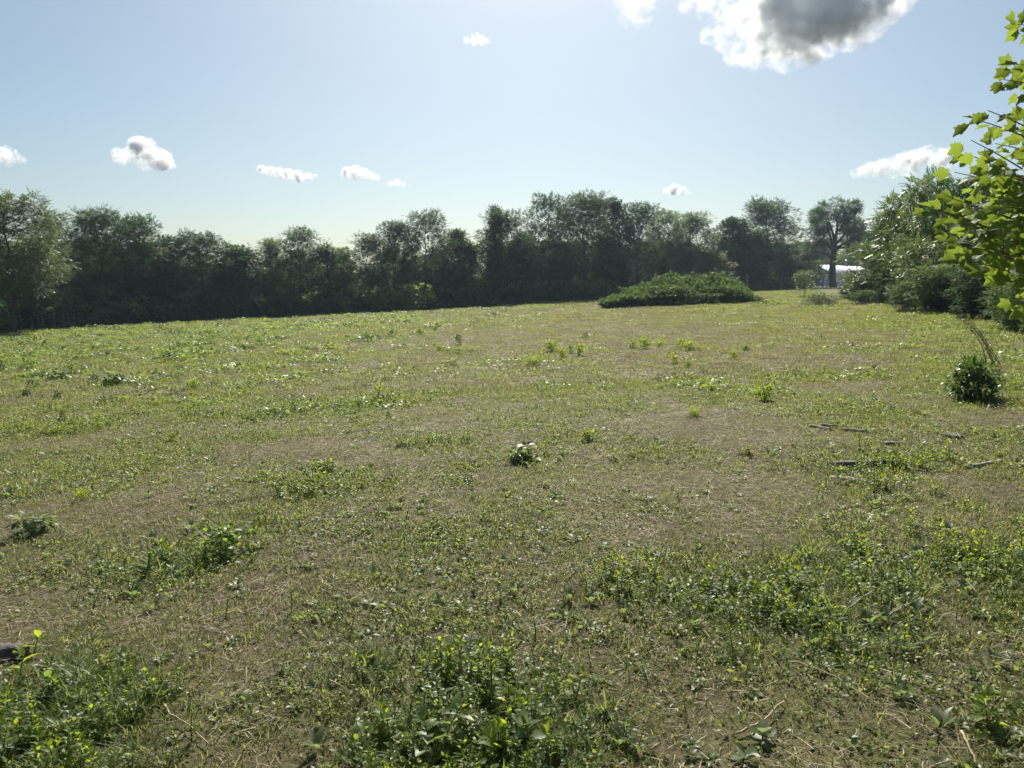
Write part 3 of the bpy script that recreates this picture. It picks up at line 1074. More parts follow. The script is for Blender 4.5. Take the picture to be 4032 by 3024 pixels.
fence('wire_fence', 'thin wire fence with slim posts in the corner under the pale trees', gp(-60, 51.5), gp(300, 59), 9, 1.15, 5, .035)
fence('wire_fence', 'wire fence with wooden posts along the back end of the pasture', gp(2940, 112), gp(3420, 118), 9, 1.5, 5, .07)
fence('rail_fence', 'old rail fence in front of the white building', gp(3080, 121), gp(3330, 121), 6, 1.9, 0, .10, rails=3)


def single_post(label, px40, top40, depth, r=.11):
    x, y = gp(px40, depth)
    z = gzf(x, y)
    h = at_depth(px40 * K40, top40 * K40, depth)[2] + Z0 - z
    a = Acc()
    tube(a, [(0, 0, -.3), (.01, 0, h * .5), (.03, 0, h - .03), (.03, 0, h)], [r, r * .97, r * .95, r * .8], 9)
    o = obj('wooden_post', a.mesh('wooden_post', M['post_wood']), None, (x, y, z))
    tag(o, label, 'post')


single_post('weathered grey wooden post at the treeline near the wire fence corner', 226, 1236, 60.5, .16)
single_post('pale wooden post behind the bramble mound end', 2932, 1078, 108, .17)


def utility():
    x, y = gp(3318, 165)
    z = gzf(x, y)
    h = at_depth(3318 * K40, 880 * K40, 165)[2] + Z0 - z
    t = thing('utility_pole', 'grey utility pole with crossarm beyond the lone forked tree', 'utility pole', (x, y, z))
    a = Acc(); tube(a, [(0, 0, -.5), (0, 0, h * .5), (0, 0, h)], [.17, .15, .12], 8)
    obj('pole', a.mesh('pole', M['post_wood']), t)
    a = Acc(); box(a, (0, -.18, h - .7), (2.4, .1, .12))
    obj('crossarm', a.mesh('crossarm', M['post_wood']), t)
    for sx in (-1.05, -.4, .4, 1.05):
        a = Acc(); tube(a, [(sx, -.18, h - .64), (sx, -.18, h - .56), (sx, -.18, h - .46)], [.05, .07, .035], 8)
        obj('insulator', a.mesh('insulator', M['ceramic']), t)
    far = gp(1340, 175)
    w = thing('power_line', 'sagging power wires running behind the treeline to the utility pole', 'power line', (x, y, z))
    zf = at_depth(1340 * K40, 965 * K40, 175)[2] + Z0 - z
    near = gp(3620, 120)
    zn = at_depth(3620 * K40, 990 * K40, 120)[2] + Z0 - z
    for sx in (-1.05, 1.05):
        p0 = np.array([sx, -.18, h - .44])
        p1 = np.array([far[0] - x, far[1] - y, zf + .4 * sx])
        pts = bez(p0, (p0 + p1) / 2 - [0, 0, 2.2], p1, 24)
        a = Acc(); tube(a, pts, np.full(24, .022), 4)
        p2 = np.array([near[0] - x, near[1] - y, zn + .4 * sx])
        a2 = bez(p0, (p0 + p2) / 2 - [0, 0, .8], p2, 12)
        tube(a, a2, np.full(12, .022), 4)
        obj('wire', a.mesh('wire', M['wire']), w)


utility()

# ------------------------------------------------------------------ brush pile of dead branches at the treeline foot
def brush_pile(label, px40, py40, depth, w40, h40, seed, nb, name='brush_pile', mat='dead_wood'):
    rs = np.random.RandomState(seed)
    x, y = gp(px40, depth)
    z = gzf(x, y)
    s = depth / FPX * K40
    t = thing(name, label, 'dead branches', (x, y, z))
    for k in range(nb):
        a = Acc()
        x0 = rs.uniform(-.5, .5) * w40 * s
        x1 = x0 + rs.uniform(-.5, .5) * w40 * s * 1.1
        p0 = np.array([x0, rs.uniform(-.6, .6), .05]); p2 = np.array([x1, rs.uniform(-.8, .8), rs.uniform(.3, 1) * h40 * s])
        mid = (p0 + p2) / 2 + [rs.normal() * .3, rs.normal() * .2, rs.uniform(.1, .45) * h40 * s]
        pts = bez(p0, mid, p2, 7)
        r = rs.uniform(.02, .04)
        tube(a, pts, np.linspace(r, r * .3, 7), 5)
        for b in range(3):
            i = rs.randint(2, 6)
            q = pts[i] + np.array([rs.normal() * .35, rs.normal() * .3, rs.uniform(.0, .4)])
            tube(a, bez(pts[i], (pts[i] + q) / 2 + [0, 0, .08], q, 4), np.linspace(r * .5, r * .15, 4), 4)
        obj('branch', a.mesh('branch', M[mat]), t)


brush_pile('heap of bare grey dead branches at the foot of the treeline', 345, 1300, 59.5, 170, 48, 3, 12)

# ------------------------------------------------------------------ sycamore at the picture edge: trunk, branches, each leaf
def palmate(seed):
    rs = np.random.RandomState(seed)
    lobes = [(-1.95, .52), (-1.0, .82), (0, 1.0), (1.0, .82), (1.95, .52)]
    ang, rad = [], []
    for i, (a, r) in enumerate(lobes):
        ang += [a - .34, a - .16, a, a + .16, a + .34]
        rad += [max(.6, r * .72), r * .80 if i % 2 else r * .84, r * (1 + rs.uniform(-.06, .08)), r * .82, max(.58, r * .70)]
        if i < 4:
            ang.append((a + lobes[i + 1][0]) / 2); rad.append(.60)
    ang = np.array([-2.75] + ang + [2.75]); rad = np.array([.48] + rad + [.48])
    rad *= 1 + rs.normal(size=len(rad)) * .03
    V = [(0, .0, 0)]
    c = np.array([0, .36])
    for a_, r_ in zip(ang, rad):
        px_, py_ = c[0] + .62 * r_ * math.sin(a_), c[1] + .62 * r_ * math.cos(a_)
        V.append((px_, py_, (.10 + .12 * (seed % 3)) * abs(px_) - (.16 + .14 * (seed % 2)) * max(0, py_ - .36) ** 1.2 + rs.normal() * .012))
    V.append((c[0], c[1], -.03))
    n = len(V)
    T = []
    for i in range(1, n - 2):
        T.append((n - 1, i + 1, i))
    T.append((n - 1, 1, 0)); T.append((n - 1, 0, n - 2))
    return mk_mesh('sycamore_leaf', np.array(V), [np.array(T)], M['sycamore_leaf'])


def sycamore():
    rs = np.random.RandomState(9)
    leaves = [palmate(s) for s in range(6)]
    d0 = 7.0
    bx, by = 5.75, 7.2
    bz = gzf(bx, by)
    t = thing('sycamore_tree', 'young sycamore with big yellow-green lobed leaves reaching in at the picture edge', 'tree', (bx, by, bz))
    wood = Acc()
    tube(wood, [(0, 0, -.2), (.03, .02, .8), (-.02, .05, 1.8), (.04, .02, 2.8), (.06, 0, 3.8), (.05, .03, 5.0)], [.075, .065, .055, .045, .03, .012], 9)
    obj('trunk', wood.mesh('trunk', M['bark'], True), t)
    tips = [(2018, 452, 6.2, .9), (2085, 330, 6.6, 1.3), (2108, 258, 6.4, 1.9), (2168, 172, 6.6, 2.6), (2198, 52, 6.8, 3.1), (2062, 372, 7.0, 1.5), (2046, 505, 6.7, .8), (2078, 560, 6.0, .75),
            (2125, 420, 6.0, 1.4), (2150, 310, 7.0, 1.9), (2192, 652, 5.4, .5), (2180, 480, 5.8, 1.2), (2195, 240, 6.2, 2.5), (2100, 480, 7.4, 1.0), (2165, 545, 7.2, .7), (2188, 380, 6.5, 1.9), (2060, 430, 6.5, 1.1), (2075, 480, 5.9, .9), (2140, 360, 6.2, 1.5), (2105, 535, 6.3, .8), (2130, 455, 6.8, 1.1), (2205, 140, 6.5, 2.9)]
    todo = []
    for px, py, d, z0 in [q for q in tips if q[1] < 520]:
        tips.append((px + rs.uniform(6, 55), py + rs.uniform(-38, 38), d + rs.uniform(-.5, .6), z0))
    for px, py, d, z0 in tips:
        tip = at_depth(px * K22, py * K22, d)
        tip[2] += Z0
        tip = tip - np.array([bx, by, bz])
        p0 = np.array([0, 0, max(.5, min(4.2, z0 + (tip[2] - z0) * .25))])
        mid = (p0 + tip) / 2 + np.array([0, 0, .18])
        pts = bez(p0, mid, tip, 14)
        a = Acc(); tube(a, pts, np.linspace(.016, .003, 14), 5)
        b = obj('branch', a.mesh('branch', M['twig'], True), t)
        n = 21
        tt = np.linspace(.30, 1.0, n)
        for k in range(n):
            q = np.array([np.interp(tt[k], np.linspace(0, 1, 14), pts[:, j]) for j in range(3)])
            ax = pts[-1] - pts[-4]
            ax /= np.linalg.norm(ax)
            side = np.cross(ax, [0, 0, 1]); side /= np.linalg.norm(side)
            sgn = 1 if k % 2 else -1
            dr = side * sgn * (.9 if k < n - 1 else .1) + ax * .7 + rs.normal(size=3) * .3
            dr[2] += -.35 + rs.normal() * .35
            dr /= np.linalg.norm(dr)
            size = rs.uniform(.12, .185) * (1.0 if tt[k] < .85 else .85)
            base = q + dr * rs.uniform(.03, .09)
            up_ = np.array([-.1, -.9, .6]) + rs.normal(size=3) * .42
            Rm = frames(dr[None], up_[None], np.array([size]))[0]
            w = base + np.array([bx, by, bz])
            inside = 512 + w[0] / w[1] * FPX
            todo.append((inside > 1024, -size / w[1], b, Rm, base, rs.randint(6)))
    todo.sort(key=lambda e: (e[0], e[1]))
    rest = Acc()
    for i_, (_, _, b, Rm, base, v) in enumerate(todo):
        if i_ < 300:
            o = obj('leaf', leaves[v], b)
            mw = Matrix.Identity(4)
            for i in range(3):
                for j in range(3):
                    mw[i][j] = Rm[i, j]
                mw[i][3] = base[i]
            o.matrix_local = mw
        else:
            me = leaves[v]
            LV = np.array([q.co[:] for q in me.vertices]); LP = np.array([q.vertices[:] for q in me.polygons])
            stamp(rest, (LV, [LP]), Rm[None], base[None])
    tag(obj('foliage', rest.mesh('foliage', M['sycamore_leaf']), t), kind='stuff')


sycamore()

# ------------------------------------------------------------------ ground cover pieces
def grass_tuft(seed, n, h, spread, w, mat, bend=(.2, .9)):
    rs = np.random.RandomState(seed)
    a = Acc()
    for k in range(3):
        b = blade(w, bend[0] + (bend[1] - bend[0]) * k / 2)
        m = n // 3
        ang = rs.rand(m) * 6.28
        r = spread * np.sqrt(rs.rand(m))
        p = np.stack([r * np.cos(ang), r * np.sin(ang), np.full(m, -.004)], 1)
        el = rs.uniform(.35, 1.45, m)
        ang2 = ang + rs.normal(size=m) * .8
        d = np.stack([np.cos(ang2) * np.cos(el), np.sin(ang2) * np.cos(el), np.sin(el)], 1)
        up_ = np.stack([-np.cos(ang2) * np.sin(el), -np.sin(ang2) * np.sin(el), np.cos(el)], 1)
        ln = h * rs.uniform(.45, 1.1, m)
        stamp(a, b, frames(d, up_, ln), p)
    return a.mesh('tuft', M[mat])


def litter(seed, n, spread, l=(.04, .16), w=.025, mat='straw'):
    rs = np.random.RandomState(seed)
    a = Acc()
    b = blade(w, .1)
    ang = rs.rand(n) * 6.28
    r = spread * np.sqrt(rs.rand(n))
    p = np.stack([r * np.cos(ang), r * np.sin(ang), rs.uniform(.004, .02, n)], 1)
    a2 = rs.rand(n) * 6.28
    el = rs.normal(size=n) * .14
    d = np.stack([np.cos(a2) * np.cos(el), np.sin(a2) * np.cos(el), np.sin(el)], 1)
    stamp(a, b, frames(d, np.array([[0, 0, 1.0]]) + rs.normal(size=(n, 3)) * .35, rs.uniform(*l, n)), p)
    return a.mesh('litter', M[mat])


def leaf_patch(seed, n, spread, h, size, mat, leaf=OVAL, up=.7):
    rs = np.random.RandomState(seed)
    a = Acc()
    ang = rs.rand(n) * 6.28
    r = spread * np.sqrt(rs.rand(n))
    p = np.stack([r * np.cos(ang), r * np.sin(ang), h * rs.uniform(.1, 1, n) * (1 - .5 * r / spread)], 1)
    a2 = ang + rs.normal(size=n) * .9
    el = rs.normal(size=n) * .35 + .15
    d = np.stack([np.cos(a2) * np.cos(el), np.sin(a2) * np.cos(el), np.sin(el)], 1)
    stamp(a, leaf, frames(d, np.array([[0, 0, 1.0]]) + rs.normal(size=(n, 3)) * .4, rs.uniform(size[0], size[1], n)), p)
    return a.mesh('leaf_patch', M[mat])


def rosette(seed, n, l, mat, leaf=LANCE_W, el=(.2, .9)):
    rs = np.random.RandomState(seed)
    a = Acc()
    ang = np.arange(n) * 2.4 + rs.rand(n) * .4
    e = rs.uniform(el[0], el[1], n)
    d = np.stack([np.cos(ang) * np.cos(e), np.sin(ang) * np.cos(e), np.sin(e)], 1)
    up_ = np.stack([-np.cos(ang) * np.sin(e), -np.sin(ang) * np.sin(e), np.cos(e)], 1) + rs.normal(size=(n, 3)) * .2
    p = np.stack([np.cos(ang) * .01, np.sin(ang) * .01, np.full(n, .005)], 1)
    stamp(a, leaf, frames(d, up_, l * rs.uniform(.6, 1.1, n)), p)
    return a.mesh('rosette', M[mat])


def forb(seed, h, nl, l, mat, leaf=LANCE, stems=1, spread=.03):
    rs = np.random.RandomState(seed)
    a = Acc()
    for s in range(stems):
        base = np.array([rs.normal() * spread, rs.normal() * spread, -.01])
        tip = base + np.array([rs.normal() * .18 * h, rs.normal() * .18 * h, h * rs.uniform(.75, 1.1)])
        pts = bez(base, (base + tip) / 2 + rs.normal(size=3) * .04 * h, tip, 5)
        tube(a, pts, np.linspace(.0035, .0015, 5) * (h / .2) ** .5, 4, 1, False)
        t = np.linspace(.22, 1, nl)
        q = np.stack([np.interp(t, np.linspace(0, 1, 5), pts[:, j]) for j in range(3)], 1)
        ang = np.arange(nl) * 2.4 + rs.rand() * 6
        el = .15 + .8 * t ** 2 + rs.normal(size=nl) * .2
        d = np.stack([np.cos(ang) * np.cos(el), np.sin(ang) * np.cos(el), np.sin(el)], 1)
        up_ = np.stack([-np.cos(ang) * np.sin(el), -np.sin(ang) * np.sin(el), np.cos(el)], 1) + rs.normal(size=(nl, 3)) * .25
        stamp(a, leaf, frames(d, up_, l * rs.uniform(.6, 1.1, nl) * (1 - .35 * t)), q)
    return a.mesh('forb', [M[mat], M['stem']])


def in_field(n, d0, d1, k=.72, power=1.0):
    """random ground positions inside the pasture between two distances"""
    y = np.sqrt(rs.uniform(d0 ** 2, d1 ** 2, n)) if power == 1 else d0 + (d1 - d0) * rs.rand(n) ** power
    x = rs.uniform(-1, 1, n) * (y * k + .6)
    return x, y


def field_edge(x, y):
    """True inside the pasture"""
    px = 512 + x / y * FPX
    dd = np.interp(px, LINE_PX, LINE_D) - 1.0
    ok = y < np.where(px > 800, np.interp(px, [800, 840, 900, 950, 1000, 1060], [110, 52, 40, 31, 23, 16]), dd)
    return ok


LUSH = [(g40(*c), r_, a_) for c, r_, a_ in (((820, 2180), .45, .55), ((640, 2230), .4, .35), ((1180, 2050), .6, .30), ((130, 2110), .35, .45), ((3050, 2350), .6, .24), ((3300, 2450), .6, .22),
        ((3700, 2250), .8, .20), ((2060, 1800), .6, .35), ((2150, 1440), 1.2, .35), ((1400, 1600), .9, .25), ((1700, 2920), .35, .45), ((2050, 2950), .35, .45), ((330, 2750), .4, .5), ((100, 2850), .3, .3),
        ((3900, 2900), .2, .3), ((2600, 2150), .6, .12), ((1450, 2450), .5, .18))]


def greenness(x, y):
    """0 bare brown .. 1 lush, as the photo shows: lush toward the treeline and the weedy corner, brown through the middle"""
    px = 512 + x / y * FPX
    g = .47 + .18 * (vnoise(x / 2.4, y / 3.2, 4) - .5) + .58 * (vnoise(x / .7, y / .8, 5) - .5) + .16 * (vnoise(x / 8, y / 8, 6) - .5)
    for q, r_, a_ in LUSH:
        g = g + .72 * a_ * np.exp(-((x - q[0]) ** 2 + ((y - q[1]) * .8) ** 2) / r_ ** 2)
    g = g - .09 * np.clip((12 - y) / 4, 0, 1) - .12 * np.exp(-((px - 850) / 200) ** 2) * np.exp(-((y - 2.6) / .6) ** 2) - .12 * np.exp(-((px - 250) / 130) ** 2) * np.exp(-((y - 2.5) / .5) ** 2)
    g = g - .10 * np.exp(-((px - 200) / 150) ** 2) * np.exp(-((y - 4.6) / .8) ** 2) - .10 * np.exp(-((px - 600) / 120) ** 2) * np.exp(-((y - 3.9) / .7) ** 2)
    lush = np.clip((line_d_v(px) - y) / 24, 0, 1)
    g += .28 * (1 - lush) * (px < 620)
    g += .16 * np.clip((430 - px) / 250, 0, 1) * np.clip((y - 14) / 8, 0, 1)
    g -= .16 * np.exp(-((px - 640) / 190) ** 2) * np.clip((y - 6) / 10, 0, 1)
    g += .22 * np.clip((px - 860) / 100, 0, 1) * np.clip((y - 8) / 6, 0, 1)
    g += .12 * np.exp(-((px - 880) / 120) ** 2) * np.exp(-((y - 4.2) / 1.3) ** 2)
    g += .35 * np.exp(-((px - 500) / 110) ** 2) * np.exp(-((y - 2.5) / .5) ** 2)
    g += .35 * np.exp(-((px - 70) / 100) ** 2) * np.exp(-((y - 3.0) / .5) ** 2)
    g -= .30 * np.exp(-((px - 960) / 110) ** 2) * np.exp(-((y - 3.0) / .6) ** 2)
    return g


def line_d_v(px):
    return np.interp(px, LINE_PX, LINE_D)


def scatter(name, label, cat, kinds, parts, z_off=0.0, tilt=1.0):
    """parts: list of (x, y, idx, scale)"""
    x = np.concatenate([p[0] for p in parts]); y = np.concatenate([p[1] for p in parts])
    idx = np.concatenate([p[2] for p in parts]); s = np.concatenate([p[3] for p in parts])
    z = gz(x, y) + z_off
    t = ground_tilt(x, y)
    rot = np.stack([t[:, 0] * 0 + rs.normal(size=len(x)) * .06, rs.normal(size=len(x)) * .06 - .04, rs.rand(len(x)) * 6.28], 1)
    return stuff(name, label, cat, kinds, np.stack([x, y, z], 1), idx, rot, s)


# grass
gk = [grass_tuft(1, 27, .055, .07, .040, 'grass', (.1, .7)), grass_tuft(2, 30, .065, .09, .036, 'grass', (.1, .7)), grass_tuft(3, 30, .045, .08, .042, 'grass_dry'), grass_tuft(4, 36, .075, .05, .034, 'grass_fresh'),
      grass_tuft(5, 120, .07, .30, .06, 'grass'), grass_tuft(6, 120, .06, .32, .07, 'grass_dry'), grass_tuft(7, 110, .09, .28, .06, 'grass_fresh'),
      grass_tuft(8, 240, .11, .85, .13, 'grass'), grass_tuft(9, 240, .09, .9, .14, 'grass_dry'), grass_tuft(10, 220, .14, .8, .12, 'grass_fresh'), grass_tuft(11, 24, .15, .05, .024, 'grass_fresh', (.1, .6))]


def grass_pick(g, n, lo, hi, ks):
    r = g + rs.uniform(-.28, .28, n)
    return np.where(r < lo, ks[1], np.where(r < hi, ks[0], ks[2]))


parts = []
x, y = in_field(40000, 2.2, 13)
g = greenness(x, y); ok = (g + rs.uniform(-.4, .4, len(x))) > .10
x, y, g = x[ok], y[ok], g[ok]
parts.append((x, y, grass_pick(g, len(x), .26, .78, (rs.randint(0, 2, len(x)), 2, np.where(rs.rand(len(x)) < .12, 10, 3))), rs.uniform(.6, 1.25, len(x)) * (.8 + .35 * np.clip(g, 0, 1))))
x, y = in_field(19000, 11.5, 40)
ok = field_edge(x, y); x, y = x[ok], y[ok]
g = greenness(x, y)
parts.append((x, y, grass_pick(g, len(x), .44, .70, (4, 5, 6)), rs.uniform(.7, 1.3, len(x))))
x, y = in_field(17000, 36, 122)
ok = field_edge(x, y); x, y = x[ok], y[ok]
g = greenness(x, y)
parts.append((x, y, grass_pick(g, len(x), .40, .62, (7, 8, 9)), rs.uniform(.7, 1.25, len(x))))
scatter('grass', 'short patchy olive grass covering the pasture', 'grass', gk, parts)

# dry straw and dead stems
lk = [litter(1, 34, .14, (.02, .09), .022), litter(2, 40, .17, (.03, .14), .014), litter(3, 30, .12, (.015, .06), .035), litter(4, 60, .5, (.04, .11), .045), litter(5, 60, .55, (.04, .10), .05)]
parts = []
x, y = in_field(8500, 2.2, 12)
g = greenness(x, y); ok = (g + rs.uniform(-.25, .25, len(x))) < .50
x, y = x[ok], y[ok]
parts.append((x, y, rs.randint(0, 3, len(x)), rs.uniform(.6, 1.2, len(x))))
x, y = in_field(7000, 11, 45)
ok = field_edge(x, y); x, y = x[ok], y[ok]
g = greenness(x, y); ok = (g + rs.uniform(-.25, .25, len(x))) < .48
x, y = x[ok], y[ok]
parts.append((x, y, rs.randint(3, 5, len(x)), rs.uniform(.7, 1.2, len(x))))
scatter('dry_straw', 'dry tan straw and dead stalks strewn over bare soil', 'straw', lk, parts)

# low broad-leaved weeds
wk = [leaf_patch(1, 30, .09, .04, (.012, .024), 'small_leaf'), leaf_patch(2, 34, .11, .05, (.014, .028), 'small_leaf'), rosette(3, 8, .055, 'grey_leaf'), rosette(4, 7, .045, 'weed_leaf', LANCE_W, (.1, .6)),
      forb(5, .09, 10, .035, 'small_leaf'), forb(6, .12, 12, .04, 'bright_leaf'), forb(7, .09, 8, .035, 'yellow_leaf', LANCE_W), rosette(8, 6, .08, 'grey_leaf', LANCE, (.5, 1.2)),
      leaf_patch(9, 50, .32, .10, (.04, .07), 'weed_leaf'), leaf_patch(10, 45, .30, .14, (.05, .09), 'small_leaf'), forb(11, .26, 12, .09, 'bright_leaf', LANCE, 4, .12), forb(12, .24, 12, .085, 'yellow_leaf', LANCE, 3, .10),
      leaf_patch(13, 70, .6, .20, (.10, .17), 'weed_leaf', SPRIG), leaf_patch(14, 60, .5, .26, (.10, .16), 'bright_leaf', SPRIG), leaf_patch(15, 60, .5, .24, (.10, .16), 'dark_leaf', SPRIG),
      forb(16, .13, 14, .045, 'bright_leaf', LANCE_W, 4, .05), forb(17, .11, 13, .04, 'small_leaf', LANCE_W, 5, .06), forb(18, .15, 16, .05, 'bright_leaf', LANCE, 3, .04), leaf_patch(19, 60, .13, .09, (.018, .035), 'weed_leaf')]
parts = []
x, y = in_field(22000, 2.2, 12)
g = greenness(x, y); w = g + .35 * (vnoise(x / .9, y / .9, 7) - .5)
ok = (w + rs.uniform(-.22, .22, len(x))) > .43
x, y, w = x[ok], y[ok], w[ok]
i_ = rs.choice(8, len(x), p=[.27, .26, .07, .10, .14, .08, .02, .06])
parts.append((x, y, i_, rs.uniform(.55, 1.2, len(x))))
x, y = in_field(5200, 2.2, 11)
w = greenness(x, y) + .5 * (vnoise(x / .55 + 9, y / .55, 7) - .5) + .25 * (vnoise(x / 1.7, y / 1.7 + 5, 2) - .5)
ok = (w + rs.uniform(-.12, .12, len(x))) > .70
x, y = x[ok], y[ok]
parts.append((x, y, rs.choice([15, 16, 17, 18], len(x), p=[.28, .28, .16, .28]), rs.uniform(.6, 1.25, len(x))))
x, y = in_field(5000, 10.5, 42)
ok = field_edge(x, y); x, y = x[ok], y[ok]
g = greenness(x, y); w = g + .35 * (vnoise(x / 1.6, y / 1.6, 7) - .5)
ok = (w + rs.uniform(-.2, .2, len(x))) > .56
x, y = x[ok], y[ok]
parts.append((x, y, rs.choice([8, 9, 10, 11], len(x), p=[.40, .34, .20, .06]), rs.uniform(.5, 1.1, len(x))))
x, y = in_field(6500, 38, 118)
ok = field_edge(x, y); x, y = x[ok], y[ok]
g = greenness(x, y); w = g + .4 * (vnoise(x / 3, y / 3, 7) - .5)
ok = (w + rs.uniform(-.2, .2, len(x))) > .62
x, y = x[ok], y[ok]
parts.append((x, y, rs.choice([12, 13, 14], len(x), p=[.48, .32, .20]), rs.uniform(.5, 1.15, len(x))))
x, y = in_field(5200, 17, 50)
px = 512 + x / y * FPX
w = vnoise(x / 1.3, y / 1.6, 6) + .35 * vnoise(x / .5, y / .5, 2)
ok = (px < 470) & field_edge(x, y) & (w + rs.uniform(-.1, .1, len(x)) > .86 + .25 * np.clip((px - 330) / 140, 0, 1))
x, y = x[ok], y[ok]
parts.append((x, y, rs.choice([12, 13, 14, 8], len(x), p=[.56, .08, .16, .20]), rs.uniform(.4, 1.0, len(x))))
scatter('low_weeds', 'low broad-leaved weeds and clover mixed into the grass', 'weeds', wk, parts)

# ------------------------------------------------------------------ single weeds one can pick out in the field
def weed_kind(seed, mat, **k):
    w, l = gen_shrub(seed, **k)
    return (w.mesh('weed_stem', M['stem']), l.mesh('weed_foliage', M[mat]))


WK = {
    'bright': weed_kind(41, 'bright_leaf', n=240, leaf=LANCE, lsize=(.16, .26), W=1.1, stems=6),
    'bright2': weed_kind(42, 'bright_leaf', n=300, leaf=LANCE, lsize=(.12, .2), W=1.35, stems=7),
    'dark': weed_kind(43, 'dark_leaf', n=260, leaf=OVAL, lsize=(.13, .22), W=1.3, stems=6),
    'weed': weed_kind(44, 'weed_leaf', n=260, leaf=OVAL, lsize=(.12, .22), W=1.7, stems=7),
    'feather': weed_kind(45, 'weed_leaf', n=80, leaf=FROND_LONG, lsize=(.30, .5), W=1.5, stems=6),
    'yellow': weed_kind(46, 'yellow_leaf', n=130, leaf=LANCE_W, lsize=(.16, .26), W=1.0, stems=5),
    'upright': weed_kind(47, 'bright_leaf', n=150, leaf=LANCE, lsize=(.18, .3), W=.55, stems=4),
    'grey': weed_kind(48, 'grey_leaf', n=120, leaf=LANCE_W, lsize=(.25, .45), W=1.2, stems=5),
}


def weed(label, kind, sx, sy, w40, h40, rz=None, group='single weeds in the pasture'):
    """sx, sy: its foot in the photo; w40, h40 its size there"""
    p = g40(sx, sy)
    s = p[1] / FPX * K40
    W = {'bright': 1.1, 'bright2': 1.35, 'dark': 1.3, 'weed': 1.7, 'feather': 1.5, 'yellow': 1.0, 'upright': .55, 'grey': 1.2}[kind]
    t = thing('field_weed', label, 'weed', (p[0], p[1], p[2]), rz if rz is not None else (sx * .7) % 6.28, (w40 * s / W, w40 * s / W, h40 * s), group)
    obj('stem', WK[kind][0], t)
    obj('foliage', WK[kind][1], t)


